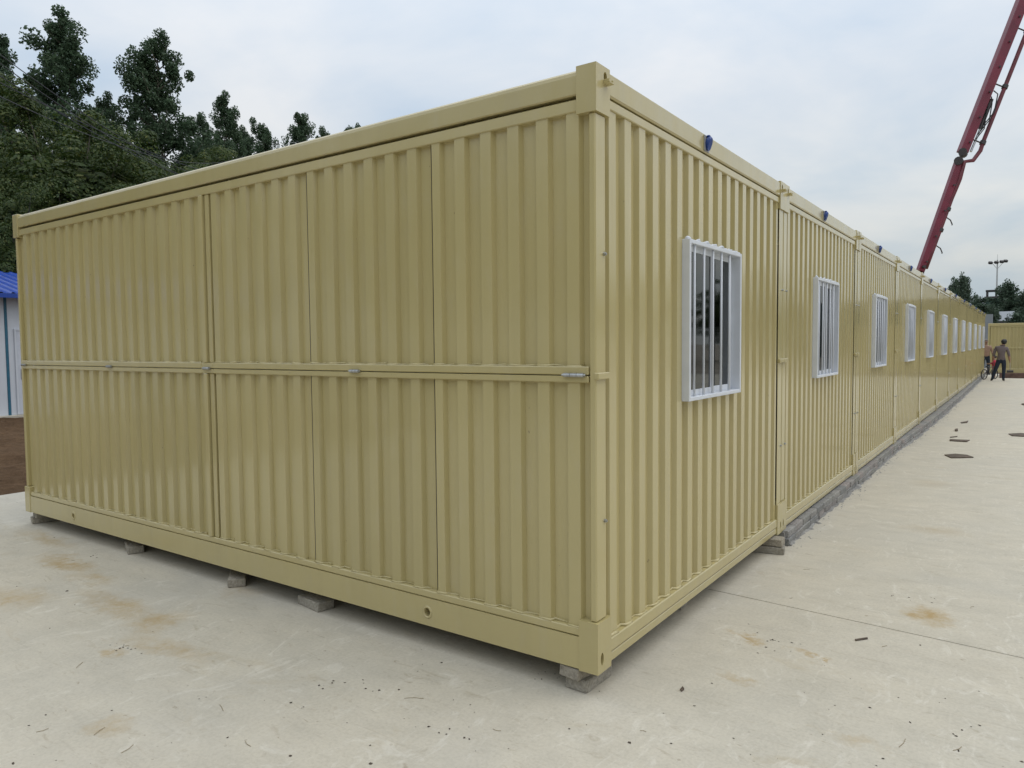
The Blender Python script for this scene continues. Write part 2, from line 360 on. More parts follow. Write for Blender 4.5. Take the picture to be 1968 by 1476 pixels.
# ------------------------------------------------------------------ container cabins
L, W, H, ZB = 5.954, 3.0053, 2.695, .115
RID, REC, PITCH = .018, .043, .1615
def corr(s_lo, s_hi, ridges, z0, z1, fn, name, holes=None, jit=.0012):
    """corrugated sheet: ridges = list of (a,b) front faces between s_lo..s_hi; fn(s,depth,z)->xyz"""
    prof = [(s_lo, REC)]
    for a, b_ in ridges:
        prof += [(a-.011, REC), (a, RID), (b_, RID), (b_+.011, REC)]
    prof.append((s_hi, REC)); prof = [(min(max(s, s_lo), s_hi), d) for s, d in prof]
    out = [prof[0]]
    for p in prof[1:]:
        if p[0]-out[-1][0] > 1e-5 or abs(p[1]-out[-1][1]) > 1e-5: out.append(p)
    b = MB()
    cuts = []
    if holes:
        h0, h1, hz0, hz1 = holes
        new = []
        for i, p in enumerate(out):
            new.append(p)
            if i+1 < len(out):
                for hh in sorted((h0, h1)):
                    if p[0] < hh < out[i+1][0]:
                        f_ = (hh-p[0])/(out[i+1][0]-p[0]); new.append((hh, p[1]+(out[i+1][1]-p[1])*f_))
        out = new
    nzs = 5
    for i in range(len(out)-1):
        (s0, d0), (s1, d1) = out[i], out[i+1]
        if holes and s0 >= holes[0]-1e-6 and s1 <= holes[1]+1e-6: segs = [(z0, holes[2]), (holes[3], z1)]
        else: segs = [(z0, z1)]
        for a, c in segs: b.quad(fn(s0, d0, a), fn(s1, d1, a), fn(s1, d1, c), fn(s0, d0, c))
    return b
fL = lambda s, d, z: (s, d, z)            # long face, outward -y
fR = lambda s, d, z: (-d, s, z)           # end face, outward +x
zl = lambda z: z-ZB
def oval(ca, cb, ra, rb, n=12):
    pts = []
    for k in range(n):
        a = 2*math.pi*(k+.5)/n; pts.append((ca+ra*math.cos(a), cb+rb*math.sin(a)))
    return pts
def casting(x0, x1, y0, y1, z0, z1, face, hole):
    """hollow corner fitting with a slot in its end face"""
    b = MB(); b.box(x0, x1, y0, y1, z0, z1, .004)
    return b
# --- end-wall ridges (measured on the photograph)
endr = [(.150+.1573*k, .150+.1573*k+.068) for k in range(18)]
WY0, WY1, WZ0, WZ1 = 1.007, 1.892, 1.278, 2.170
ME = {}
ME['end_wall'] = corr(.112, 2.866, [r for r in endr if r[1] < 2.80]+[(2.824, 2.862)], .118, zl(2.648), fR, 'wall_panel', (WY0+.02, WY1-.02, zl(WZ0+.02), zl(WZ1-.02))).mesh('wall_panel', 'cream')
def slot_casting(top, ysgn):
    b = MB(); y0, y1 = (0, .128) if ysgn > 0 else (W-.006-.128, W-.006)
    z0, z1 = (zl(2.605), H) if top else (0, zl(.349))
    x0 = -.099
    yc = y0+.04 if ysgn > 0 else y1-.04
    hole = oval(yc, zl(.177), .014, .03) if not top else oval(yc+.045*ysgn, zl(2.767), .016, .022)
    b.plate_hole(y0, y1, z0, z1, hole, lambda a, c, d: (-d, a, c), .075)
    for q in (((x0, y0), (0, y0)), ((x0, y1), (0, y1))):
        (xa, y), (xb, _) = q; b.quad((xa, y, z0), (xb, y, z0), (xb, y, z1), (xa, y, z1))
    b.quad((x0, y0, z0), (x0, y1, z0), (x0, y1, z1), (x0, y0, z1))
    b.quad((x0, y0, z1), (0, y0, z1), (0, y1, z1), (x0, y1, z1)); b.quad((x0, y0, z0), (0, y0, z0), (0, y1, z0), (x0, y1, z0))
    return b.mesh('corner_casting', 'cream')
for tp in (0, 1):
    for sg in (1, -1): ME['cast', tp, sg] = slot_casting(tp, sg)
for sg in (1, -1):
    y0, y1 = (.012, .107) if sg > 0 else (W-.006-.107, W-.018)
    b = MB().box(-.046 if sg > 0 else -.0165, -.012, y0 if sg > 0 else 2.884, y1, zl(.3495), zl(2.6045), .006 if sg > 0 else .0015); ME['post', sg] = b.mesh('corner_post', 'cream')
    yc = (y0+y1)/2
    b = MB().box(-.02, .006, y0-.008, y1+.004, zl(1.443), zl(1.474), .004); ME['clip', sg] = b.mesh('joint_cap', 'cream')
    for zc in (2.0, .80):
        b = MB(); b.tube([(-.013, y1-.02, zl(zc)), (-.003, y1-.02, zl(zc))], .009, 6); b.tube([(-.003, y1-.02, zl(zc)), (.003, y1-.02, zl(zc))], .005, 6)
        ME['bolt', sg, zc] = b.mesh('bolt', 'galv')
    # drain stub under the casting hole: a bent plate spout
    yh = (.085 if sg > 0 else W-.006-.085); b = MB()
    b.box(-.004, .034, yh-.02, yh+.02, zl(2.732), zl(2.738), .001); b.box(-.004, .03, yh-.02, yh-.016, zl(2.738), zl(2.752), .001); b.box(-.004, .03, yh+.016, yh+.02, zl(2.738), zl(2.752), .001)
    ME['spout', sg] = b.mesh('drain_spout', 'cream')
YA, YB = .1285, W-.006-.1285
ME['end_top_rail'] = MB().box(-.10, -.004, YA, YB, zl(2.697), zl(2.803), .008).mesh('top_rail', 'cream')
ME['end_upper_strip'] = MB().box(-.07, -.010, YA+.001, YB-.001, zl(2.646), zl(2.689), .004).mesh('panel_frame', 'cream')
ME['end_rail'] = MB().box(-.08, -.004, YA, YB, zl(.176), zl(.240), .005).mesh('bottom_rail', 'cream')
ME['end_rail_low'] = MB().box(-.09, -.006, YA, YB, zl(.129), zl(.172), .004).mesh('bottom_rail', 'cream')
ME['roof'] = MB().box(-L+.06, -.06, .05, W-.055, zl(2.74), zl(2.77), .004).mesh('roof_sheet', 'cream')
ME['floor'] = MB().box(-L+.06, -.06, .06, W-.065, .06, .11).mesh('floor_plate', 'inner')
b = MB(); b.box(-L+.1, -.12, .085, .1, .112, zl(2.73)); b.box(-L+.1, -.12, W-.105, W-.09, .112, zl(2.73)); b.box(-L+.09, -L+.10, .1, W-.105, .112, zl(2.73)); ME['lining'] = b.mesh('inner_lining', 'inner')
# window: protruding white frame, sashes, panes, bars
b = MB(); fx0, fx1 = -.055, .026; fw = .023
b.box(fx0, fx1, WY0, WY0+fw, WZ0, WZ1, .003); b.box(fx0, fx1, WY1-fw, WY1, WZ0, WZ1, .003)
b.box(fx0, fx1-.001, WY0+fw-.002, WY1-fw+.002, WZ0, WZ0+fw, .003); b.box(fx0, fx1-.001, WY0+fw-.002, WY1-fw+.002, WZ1-fw, WZ1, .003)
b.v = [(x, y, zl(z)) for x, y, z in b.v]; ME['win_frame'] = b.mesh('window', 'white_frame')
iy0, iy1, iz0, iz1 = WY0+fw, WY1-fw, zl(WZ0+fw), zl(WZ1-fw); ym = (iy0+iy1)/2; sw = .028
def sash(y0, y1, xo):
    b = MB(); b.box(xo-.02, xo, y0, y0+sw, iz0, iz1, .002); b.box(xo-.02, xo, y1-sw, y1, iz0, iz1, .002)
    b.box(xo-.02, xo-.001, y0+sw, y1-sw, iz0, iz0+.034, .002); b.box(xo-.02, xo-.001, y0+sw, y1-sw, iz1-.034, iz1, .002)
    g = MB().box(xo-.012, xo-.007, y0+sw-.004, y1-sw+.004, iz0+.03, iz1-.03)
    return b.mesh('sash', 'white_frame'), g.mesh('pane', 'glass')
ME['sash', 0] = sash(iy0+.001, ym+.014, -.010); ME['sash', 1] = sash(ym-.014, iy1-.001, -.032)
ME['bar'] = MB().tube([(0.010, 0, iz0-.001), (0.010, 0, iz1+.001)], .0075, 8).mesh('security_bar', 'white_frame', True)
# socket inlet
b = MB().box(-.004, .003, 1.285, 1.355, zl(2.70), zl(2.792), .002); ME['sock_plate'] = b.mesh('power_inlet', 'grey_plastic')
b = MB(); b.tube([(.002, 1.32, zl(2.746)), (.014, 1.32, zl(2.744))], [.036, .038], 16); b.v = [(x, 1.32+(y-1.32)*.72, z) for x, y, z in b.v]; ME['sock_body'] = b.mesh('inlet_body', 'blue_plastic')
b = MB(); b.tube([(.014, 1.32, zl(2.744)), (.021, 1.32, zl(2.743)), (.024, 1.32, zl(2.742))], [.041, .040, .033], 16); b.v = [(x, 1.32+(y-1.32)*.72, z) for x, y, z in b.v]; ME['sock_cap'] = b.mesh('inlet_cap', 'blue_plastic')
b = MB().box(.004, .022, 1.309, 1.331, zl(2.782), zl(2.793), .003); ME['sock_latch'] = b.mesh('inlet_latch', 'blue_plastic')
# paint and sealant beads that follow the corrugation
def bead(prof, fn, z, name, r=.0065, m='cream', seed=1):
    rr = random.Random(seed); b = MB(); pts = []
    for (s0, d0), (s1, d1) in zip(prof[:-1], prof[1:]):
        n = max(1, int(math.hypot(s1-s0, d1-d0)/.03))
        for q in range(n):
            t_ = q/n; pts.append((s0+(s1-s0)*t_, d0+(d1-d0)*t_-.002+rr.uniform(-.002, .001), z+rr.uniform(-.002, .004)))
    P = [fn(*p) for p in pts]; return b.tube(P, [r*rr.uniform(.6, 1.5) for _ in P], 6).mesh(name, m, True)
def prof_of(ridges, lo, hi):
    pr = [(lo, REC)]
    for a, c in ridges: pr += [(a-.011, REC), (a, RID), (c, RID), (c+.011, REC)]
    return [p for p in pr+[(hi, REC)] if lo <= p[0] <= hi]
ME['end_bead'] = bead(prof_of([r for r in endr if r[1] < 2.80], .114, 2.85), fR, zl(.243), 'sealant_bead', .007)
b = MB(); rr_ = random.Random(3); pts = [(.004+rr_.uniform(-.012, .01), WY0+.01+q*(WY1-WY0-.02)/40, zl(WZ1)+.003+rr_.uniform(-.001, .004)+.006*math.sin(q*1.05)) for q in range(41)]
ME['win_bead'] = b.tube(pts, [.007*rr_.uniform(.6, 1.4) for _ in pts], 6).mesh('sealant_bead', 'white_frame', True)

GRP = 'cream container cabins standing in one long row'
def make_unit(k, long_side):
    lab = {0: 'cream corrugated container cabin at the row end, its long hinged side exposed'}.get(k)
    words = ['second', 'third', 'fourth', 'fifth', 'sixth', 'seventh', 'eighth', 'ninth', 'tenth', 'eleventh']
    if lab is None and k < 11: lab = 'cream container cabin with barred window, %s in the row from the cabin on loose bricks' % words[k-1]
    if k == 11: lab = 'cream container cabin with barred window, last in the row beside the shirtless person'
    dx, dz = (0, 0) if k == 0 else (random.uniform(-.006, .004), 0)
    r = thing('container_cabin', (dx, k*W, ZB), lab, 'container', GRP)
    for sg in (1, -1):
        for tp in (0, 1): link('corner_casting', ME['cast', tp, sg], r)
        p = link('corner_post', ME['post', sg], r); link('joint_cap', ME['clip', sg], p); link('bolt', ME['bolt', sg, 2.0], p); link('bolt', ME['bolt', sg, .80], p)
        link('drain_spout', ME['spout', sg], r)
    link('wall_panel', ME['end_wall'], r); link('top_rail', ME['end_top_rail'], r); link('panel_frame', ME['end_upper_strip'], r)
    link('bottom_rail', ME['end_rail'], r); link('bottom_rail', ME['end_rail_low'], r)
    link('roof_sheet', ME['roof'], r); link('floor_plate', ME['floor'], r); link('inner_lining', ME['lining'], r)
    wy = 0 if k == 0 else random.uniform(-.06, .02)
    win = link('window', ME['win_frame'], r, (0, wy if False else 0, 0))
    for q in (0, 1): link('sash', ME['sash', q][0], win); link('pane', ME['sash', q][1], win)
    for q in range(5): link('security_bar', ME['bar'], win, (0, iy0+.085+.146*q, 0))
    s = link('power_inlet', ME['sock_plate'], r); link('inlet_body', ME['sock_body'], s); link('inlet_cap', ME['sock_cap'], s); link('inlet_latch', ME['sock_latch'], s); link('sealant_bead', ME['end_bead'], r); link('sealant_bead', ME['win_bead'], win)
    return r
units = [make_unit(k, k == 0) for k in range(12)]
u0 = units[0]
# ---- long hinged side of the first cabin
SEAM = [-.969, -.969*2, -.969*3]
PX0, PX1 = -2.918, -3.048          # middle post
def panels_side(lo_hi):
    for (hi, lo, first) in lo_hi: pass
def long_panel(x_hi, x_lo, z0, z1, gap=.0015):
    rid = []
    x = x_hi-.047
    while x-.064 > x_lo-.004:
        rid.append((max(x-.064, x_lo+gap), x)); x -= PITCH
    rid = sorted(rid)
    return corr(x_lo+gap, x_hi-gap, rid, z0, z1, fL, 'wall_panel')
zU0, zU1, zD0, zD1 = zl(1.497), zl(2.624), zl(.306), zl(1.432)
edges_r = [-.045, -.969, -1.938, -2.912]; edges_l = [-3.056, -4.022, -4.990, -5.912]
dents = {}
for es in (edges_r, edges_l):
    for i in range(3):
        x_hi, x_lo = es[i], es[i+1]
        for z0, z1 in ((zU0, zU1), (zD0, zD1)):
            x_first = x_hi-.05 if i == 0 else x_hi-.094
            rid = []; x = x_hi-(.052 if (i == 0 and es is edges_r) else .094)
            while x-.064 > x_lo-.02:
                rid.append((max(x-.064, x_lo+.0125), x)); x -= PITCH
            wp = corr(x_lo+.003, x_hi-(.003 if i == 0 or es is edges_l else .025*(1.534-x_hi)/2.81-.0125+.0045), sorted(rid), z0, z1, fL, 'wall_panel').build('wall_panel', 'cream', u0)
            link('sealant_bead', bead(prof_of(sorted(rid), x_lo+.004, x_hi-(.004 if i == 0 or es is edges_l else .025*(1.534-x_hi)/2.81-.006)), fL, z0+(.005 if z0 > 1 else .004), 'sealant_bead', .006, 'cream', int(-x_lo*100)), wp)
XA, XB = -.0995, -L+.0995
def rail(name, x0, x1, y0, y1, z0, z1, c=.005): return MB().box(x0, x1, y0, y1, zl(z0), zl(z1), c).build(name, 'cream', u0)
# top rail with a softly rounded upper edge
b = MB(); prof = [(.10, 2.690), (.012, 2.690), (.006, 2.695), (.005, 2.772), (.009, 2.788), (.018, 2.798), (.034, 2.803), (.10, 2.803)]
n = len(prof)
for x in (XB, XA): b.v += [(x, y, zl(z)) for y, z in prof]
for i in range(n): b.f.append((i, (i+1) % n, n+(i+1) % n, n+i))
b.f += [tuple(reversed(range(n))), tuple(range(n, 2*n))]
b.build('top_rail', 'cream', u0)
rail('panel_frame', XB, XA, .011, .07, 2.620, 2.674, .004)
for x0, x1 in ((PX0, -.048), (-5.908, PX1)):
    rail('hinge_rail', x0+.0005, x1, .006, .055, 1.4625, 1.501, .004); rail('hinge_rail', x0+.0005, x1, .007, .055, 1.428, 1.4585, .004)
rail('hinge_rail', PX1+.001, PX0-.001, .007, .054, 1.4630, 1.5005, .004); rail('hinge_rail', PX1+.001, PX0-.001, .008, .054, 1.4285, 1.4580, .004)
rail('panel_frame', XB, XA, .009, .07, .2705, .308, .004)
for z0, z1 in ((1.5012, 2.6195), (.3085, 1.4275)):
    rail('middle_post', PX1+.02, -2.986, .004, .07, z0, z1, .004); rail('middle_post', -2.975, PX0-.012, .020, .07, z0, z1, .003)
# bottom rail with two real tie holes
hx = (-1.024, -5.018)
b = MB(); ys = .005; z0, z1 = zl(.120), zl(.2675)
segs = [(XB, hx[1]-.06), (hx[1]+.06, hx[0]-.06), (hx[0]+.06, XA)]
for a, c in segs: b.quad((a, ys, z0), (c, ys, z0), (c, ys, z1), (a, ys, z1))
for h in hx: b.plate_hole(h-.06, h+.06, z0, z1, oval(h, zl(.192), .019, .022, 14), lambda a, c, d: (a, ys+d, c), .09)
b.quad((XB, ys, z0), (XA, ys, z0), (XA, .11, z0), (XB, .11, z0)); b.quad((XB, ys, z1), (XA, ys, z1), (XA, .11, z1), (XB, .11, z1)); b.quad((XB, .11, z0), (XA, .11, z0), (XA, .11, z1), (XB, .11, z1))
br = b.build('bottom_rail', 'cream', u0)
for h in hx:
    b = MB(); n = 18
    for rr, dd in ((.021, 0.0045), (.021, -.002), (.0245, -.004), (.030, -.004), (.034, .0), (.034, .0045)):
        b.v += [(h+rr*math.cos(2*math.pi*k/n), ys+dd, zl(.192)+rr*1.06*math.sin(2*math.pi*k/n)) for k in range(n)]
    for q in range(5):
        for k in range(n): b.f.append((q*n+k, q*n+(k+1) % n, (q+1)*n+(k+1) % n, (q+1)*n+k))
    b.build('hole_collar', 'cream', br, True)
# far corners of the long side
for zz_ in ((zl(2.605), H), (0, zl(.349))): MB().box(-L, -L+.099, 0, .128, *zz_, .004).build('corner_casting', 'cream', u0)
MB().box(-L+.012, -L+.046, .012, .1, zl(.3495), zl(2.6045), .006).build('corner_post', 'cream', u0)
# hinges
for i, x in enumerate((-5.845, -4.298, -2.978, -1.533, -.116)):
    hl = .052 if i == 4 else .036
    hg = MB().box(x-hl*.85, x+hl*.85, -.004, .0055, zl(1.4575), zl(1.470), .002).build('hinge', 'galv', u0)
    b = MB()
    for q in range(3):
        a = x-hl+q*hl*2/3; b.tube([(a+.001, -.004, zl(1.4625)), (a+hl*2/3-.001, -.004, zl(1.4625))], .0095, 8)
    b.tube([(x-hl-.01, -.004, zl(1.4625)), (x+hl+.008, -.004, zl(1.4625))], .005, 6); b.build('hinge_pin', 'galv', hg)
# far long side of the last cabin: plain sheets
u11 = units[11]
for i in range(6):
    x_hi = -.06-i*.972; rid = [(x_hi-.094-.064-PITCH*q, x_hi-.094-PITCH*q) for q in range(6)]
    corr(x_hi-.968, x_hi, sorted([(max(a, x_hi-.95), c) for a, c in rid]), .3, zl(2.65), lambda s, d, z: (s, W-.006-d, z), 'wall_panel').build('wall_panel', 'cream', u11)
MB().box(-L+.1, -.1, W-.07, W-.012, zl(2.652), zl(2.80), .006).build('top_rail', 'cream', u11); MB().box(-L+.1, -.1, W-.07, W-.012, .01, .298, .006).build('bottom_rail', 'cream', u11)

# ------------------------------------------------------------------ bricks
def brick_mesh(seed, lx, ly, lz, name='brick', m='brick'):
    r = random.Random(seed); b = MB().box(-lx/2, lx/2, -ly/2, ly/2, 0, lz, .005)
    b.v = [(x+r.uniform(-.0025, .0025), y+r.uniform(-.0025, .0025), z+(r.uniform(-.0025, .001) if z > lz*.5 else 0)) for x, y, z in b.v]
    return b.mesh(name, m)
LB = [brick_mesh(40+i, .235, .115, .0568, 'loose_brick', 'old_brick') for i in range(4)]
BG = 'loose bricks propping up the end cabin'
def loose(x, y, z, rz, v, lab):
    return tag(link('loose_brick', LB[v % 4], None, (x, y, z), (0, 0, rz)), lab, 'brick', BG)
loose(-.128, .145, 0, R_(88), 0, 'lower weathered brick of the pair under the exposed cabin corner')
loose(-.14, .125, .0575, R_(80), 1, 'upper weathered brick of the pair under the exposed cabin corner')
loose(-.045, 2.79, 0, R_(10), 2, 'lower brick of the pair beside the start of the grey brick plinth')
loose(-.055, 2.80, .0575, R_(4), 3, 'upper brown-topped brick of the pair beside the start of the grey brick plinth')
loose(-2.02, .085, 0, R_(-8), 1, 'sharp-edged grey brick poking out below the long rail nearest a collared hole')
loose(-2.83, .092, 0, R_(-40), 2, 'chipped brick turned askew, middle of the three poking out below the long rail')
loose(-4.22, .10, 0, R_(-22), 3, 'pale brick below the long rail between far collared hole and middle post')
loose(-5.90, .15, 0, R_(75), 0, 'small brick under the far corner of the long side beside the brown earth')
loose(-5.86, .16, .0575, R_(80), 3, 'upper brick under the far corner of the long side beside the brown earth')
loose(-.24, 1.30, 0, R_(5), 1, 'brick hidden in shade under the middle of the end cabin short side')
loose(-.24, 1.30, .0575, R_(9), 2, 'upper brick in shade under the middle of the end cabin short side')
# plinth of grey bricks under the other cabins
pl = thing('brick_plinth', (0, 3.0, 0), 'low two-course plinth of grey bricks running along the foot of the cabin row', 'plinth')
PB = [brick_mesh(i, .115, .238, .0555) for i in range(6)]; PH = [brick_mesh(20+i, .20, .113, .0555) for i in range(6)]
far = MB()
def put(me_list, x, y, z, rz):
    me = random.choice(me_list)
    if y < 25.5: link('brick', me, pl, (x, y-3.0, z), (0, 0, rz))
    else:
        T = Matrix.Translation((x, y-3.0, z)) @ Matrix.Rotation(rz, 4, 'Z'); n = len(far.v); far.v += [tuple(T @ v.co) for v in me.vertices]; far.f += [tuple(q+n for q in p.vertices) for p in me.polygons]
def outer(y): return .046+.006*math.sin(y*1.3)+.07*min(1, max(0, (y-9)/4))-max(0, y-20)*.004
def slope(y): return math.atan2(outer(y+.1)-outer(y-.1), .2)
y = 3.05
while y < 36.0:
    put(PB, outer(y+.12)-.066+random.uniform(-.006, .005), y+.12, .0572, -slope(y+.12)+R_(random.uniform(-1.5, 1.5))); y += .243+random.uniform(0, .004)
y = 3.02
while y < 36.0:
    if random.random() < .6: put(PB, outer(y+.12)-.062+random.uniform(-.008, .006), y+.12, .001, -slope(y+.12)+R_(random.uniform(-1.5, 1.5))); y += .243
    else: put(PH, outer(y+.06)-.105+random.uniform(-.008, .006), y+.06, .001, -slope(y+.06)+R_(random.uniform(-1.5, 1.5))); y += .119
tag(far.build('brick_run', 'brick', pl), kind='stuff')
# mortar core that fills the joints, and the spill along the foot
ys_ = np.arange(3.03, 36.0, .06); b = MB(); rr_ = random.Random(5)
for y in ys_:
    o_ = outer(y); b.v += [(-.26, y-3.0, .002), (-.26, y-3.0, .109), (o_-.034+rr_.uniform(-.004, .004), y-3.0, .104), (o_-.03+rr_.uniform(-.004, .004), y-3.0, .056), (o_-.03, y-3.0, .002)]
for i in range(len(ys_)-1):
    for k in range(4): b.f.append((i*5+k, i*5+k+1, i*5+k+6, i*5+k+5))
b.f += [(0, 1, 2, 3, 4)]; b.build('mortar_core', 'mortar', pl)
ys_ = np.arange(3.05, 36.0, .022); b = MB(); hh = .02; ww = .02
for y in ys_:
    hh = min(.03, max(.002, hh+rr_.gauss(0, .005)+(.008-hh)*.15)); ww = min(.04, max(.003, ww+rr_.gauss(0, .006)+(.010+.012*(y > 9)-ww)*.15)); o_ = outer(y)
    b.v += [(o_-.02, y, hh), (o_+.004, y, hh*.72), (o_+ww*.5, y, hh*.25+rr_.uniform(0, .003)), (o_+ww, y, .001)]
for i in range(len(ys_)-1):
    for k in range(3): b.f.append((i*4+k, i*4+k+1, i*4+k+5, i*4+k+4))
for i in range(700):
    y = rr_.uniform(3.0, 36); cxm = outer(y)+abs(rr_.gauss(0, .05))+.01; r = abs(rr_.gauss(0, .007))+.002; n = len(b.v); k = 5
    for q in range(k): a = 6.283*q/k+rr_.random(); b.v.append((cxm+r*rr_.uniform(.6, 1.3)*math.cos(a), y+r*rr_.uniform(.6, 1.6)*math.sin(a), .0012))
    b.v.append((cxm, y, r*.6)); b.f += [(n+q, n+(q+1) % k, n+k) for q in range(k)]
tag(b.build('mortar_crumbs', 'mortar', None, True), 'grey mortar crumbs spilled along the plinth foot', 'mortar', kind='stuff')

# ------------------------------------------------------------------ litter on the slab
def scrap(name, poly, th, lab, m='wood', tilt=0, cat='wood scrap', grp=None):
    b = MB(); n = len(poly); cx_ = sum(p[0] for p in poly)/n; cy_ = sum(p[1] for p in poly)/n
    b.v = [(x-cx_, y-cy_, 0) for x, y in poly]+[(x-cx_, y-cy_, th*random.uniform(.85, 1.1)) for x, y in poly]
    for i in range(n): b.f.append((i, (i+1) % n, n+(i+1) % n, n+i))
    b.f += [tuple(reversed(range(n))), tuple(range(n, 2*n))]
    return tag(b.build(name, m, None, False, (cx_, cy_, .0015)), lab, cat, grp)
def gp(*pts): return [tuple(gnd(u, v)[:2]) for u, v in pts]
WG = 'scraps of wood lying on the concrete'
scrap('wood_scrap', gp((1815, 875), (1828, 881), (1846, 881), (1871, 880), (1858, 875.5), (1836, 873.5)), .012, 'broad dark pointed board lying flat, largest scrap on the concrete along the row', grp=WG)
scrap('wood_scrap', gp((1825.5, 845), (1825, 848), (1858, 850), (1864, 846.5), (1859, 846.8)), .012, 'thin straight dark slat with a bent tip lying beyond the broad pointed board', grp=WG)
scrap('wood_scrap', gp((1826, 840.5), (1826, 841.5), (1840, 840), (1840, 839)), .01, 'short thin splinter just behind the straight slat with the bent tip', grp=WG)
scrap('wood_scrap', gp((1846, 812.5), (1848, 814), (1859, 813), (1861, 809.5), (1857, 810.5)), .012, 'small tapered wood offcut, farthest scrap from the broad pointed board', grp=WG)
scrap('wood_scrap', gp((1938, 834.5), (1945, 838.5), (1975, 840), (1985, 836), (1962, 833.5)), .012, 'grey-brown leaf-shaped board lying alone out on the open concrete', grp=WG)
scrap('wood_scrap', gp((1835, 828), (1837, 829.5), (1841, 829), (1841, 826.5), (1837, 826)), .025, 'stubby dark wood lump lying between the splinter and the tapered offcut', grp=WG)
scrap('wood_scrap', gp((1643, 1230.5), (1645, 1232.5), (1668, 1229), (1667, 1227)), .006, 'brown twig-like stick lying beside the saw-cut joint in the concrete', grp=WG)
scrap('wood_scrap', gp((1307, 1327), (1310, 1330), (1315, 1326), (1312, 1321)), .006, 'tiny curled brown chip in front of the end cabin short side', grp=WG)
scrap('wood_scrap', gp((1963, 777), (1966, 779), (1975, 780), (1972, 776)), .02, 'dark wood fragment at the pavement beyond the leaf-shaped board', grp=WG)
b = MB()
def chip(x, y, s):
    n = len(b.v); k = random.randint(4, 6); st = random.uniform(.4, 1); an = random.random()*6.28
    for q in range(k):
        a = 2*math.pi*q/k; r = s*random.uniform(.6, 1.2); p, o_ = r*math.cos(a), r*math.sin(a)*st
        b.v.append((x+p*math.cos(an)-o_*math.sin(an), y+p*math.sin(an)+o_*math.cos(an), .0012))
    b.v.append((x, y, s*random.uniform(.3, .7))); b.f += [(n+q, n+(q+1) % k, n+k) for q in range(k)]
for i in range(190):
    u, v = random.uniform(-50, 2050), 760+740*random.random()**.6
    p = gnd(u, v); d = (p-CAM).length
    if (p.x < .25 and p.y > -.02 and p.x > -6.2) or p.x < XL+.1 or p.y > 36: continue
    if random.random() < .35 and d > 4: continue
    chip(p.x, p.y, min(.02, abs(random.gauss(.002, .0035))+.0018))
for (u, v, nn, sp) in ((237, 1243, 14, .05), (190, 1068, 8, .05), (1090, 1318, 16, .1), (1480, 1228, 18, .12), (700, 1320, 8, .08), (870, 1400, 10, .12), (1590, 970, 14, .15), (1755, 1150, 10, .08), (620, 1308, 5, .04)):
    p = gnd(u, v)
    for i in range(nn): chip(p.x+random.gauss(0, sp), p.y+random.gauss(0, sp*.5), random.uniform(.002, .009))
tag(b.build('dirt_crumbs', 'dark_chip'), 'small dark crumbs of dirt and chips scattered on the concrete', 'dirt', kind='stuff')
b = MB()
for i in range(24):
    p = gnd(random.uniform(0, 1968), random.uniform(1050, 1470))
    if p.x < .25 and p.y > -.05: continue
    a = random.random()*3.14; l = random.uniform(.02, .09); bend = random.uniform(-.01, .01)
    b.tube([(p.x, p.y, .002), (p.x+l*.5*math.cos(a)-bend*math.sin(a), p.y+l*.5*math.sin(a)+bend*math.cos(a), .003), (p.x+l*math.cos(a), p.y+l*math.sin(a), .002)], .0011, 4)
tag(b.build('straw_bits', simple('dry_straw', (.30, .24, .15), .9)), 'thin dry straw bits scattered on the concrete', 'straw', kind='stuff')

# ------------------------------------------------------------------ white cabin with blue roof (left)
PX = -18.6
pf = thing('prefab_cabin', (PX, 4.0, -.06), 'white panel cabin with blue ribbed metal roof beyond the brown earth', 'building')
M['white_panel'] = simple('white_sandwich_panel', (.60, .63, .68), .4, var=.05, scale=2)
M['teal'] = simple('teal_trim', (.03, .13, .20), .4)
M['blue_roof'] = simple('blue_roof_sheet', (.015, .06, .34), .32, var=.15, scale=3)
Y0, Y1 = -12.0, 14.0; y4 = lambda y: y-4.0
ZE = 3.02
MB().box(-6.2, .12, y4(Y0), y4(Y1), -.1, .07, .01).build('plinth', 'concrete', pf)
teal = [4.515+1.82*k for k in range(-8, 6)]
for i, ty in enumerate(teal[:-1]):
    MB().box(-.06, 0, y4(ty)+.032, y4(ty)+.905, .07, ZE, .004).build('wall_panel', 'white_panel', pf)
    MB().box(-.06, -.001, y4(ty)+.909, y4(ty)+1.79, .07, ZE, .004).build('wall_panel', 'white_panel', pf)
for ty in teal: MB().box(-.05, .012, y4(ty)-.03, y4(ty)+.03, .07, ZE, .004).build('corner_trim', 'teal', pf)
MB().box(-6.1, -6.0, y4(Y0), y4(Y1), .07, ZE).build('back_wall', 'white_panel', pf)
MB().box(-6.1, -.065, y4(teal[0])-.03, y4(teal[0])+.03, .07, 3.9).build('end_wall', 'white_panel', pf); MB().box(-6.1, -.065, y4(teal[-1])-.03, y4(teal[-1])+.03, .07, 3.9).build('end_wall', 'white_panel', pf)
d0 = gnd(20, 797).y+.03
dr = MB().box(-.02, .02, y4(d0)+.05, y4(d0)+.95, .08, 2.12, .006).build('door', simple('door_panel', (.57, .60, .66), .4, var=.04), pf)
b = MB(); b.box(.0, .035, y4(d0), y4(d0)+.048, .08, 2.17, .004); b.box(0, .035, y4(d0)+.952, y4(d0)+1.0, .08, 2.17, .004); b.box(0, .034, y4(d0)+.048, y4(d0)+.952, 2.122, 2.17, .004); b.build('door_frame', 'white_panel', pf)
hb = MB(); hb.box(.02, .035, y4(d0)+.11, y4(d0)+.17, .93, 1.19, .006); hb.tube([(.03, y4(d0)+.14, 1.1), (.075, y4(d0)+.14, 1.1), (.078, y4(d0)+.26, 1.1)], .012, 8); hb.build('door_handle', 'galv', dr)
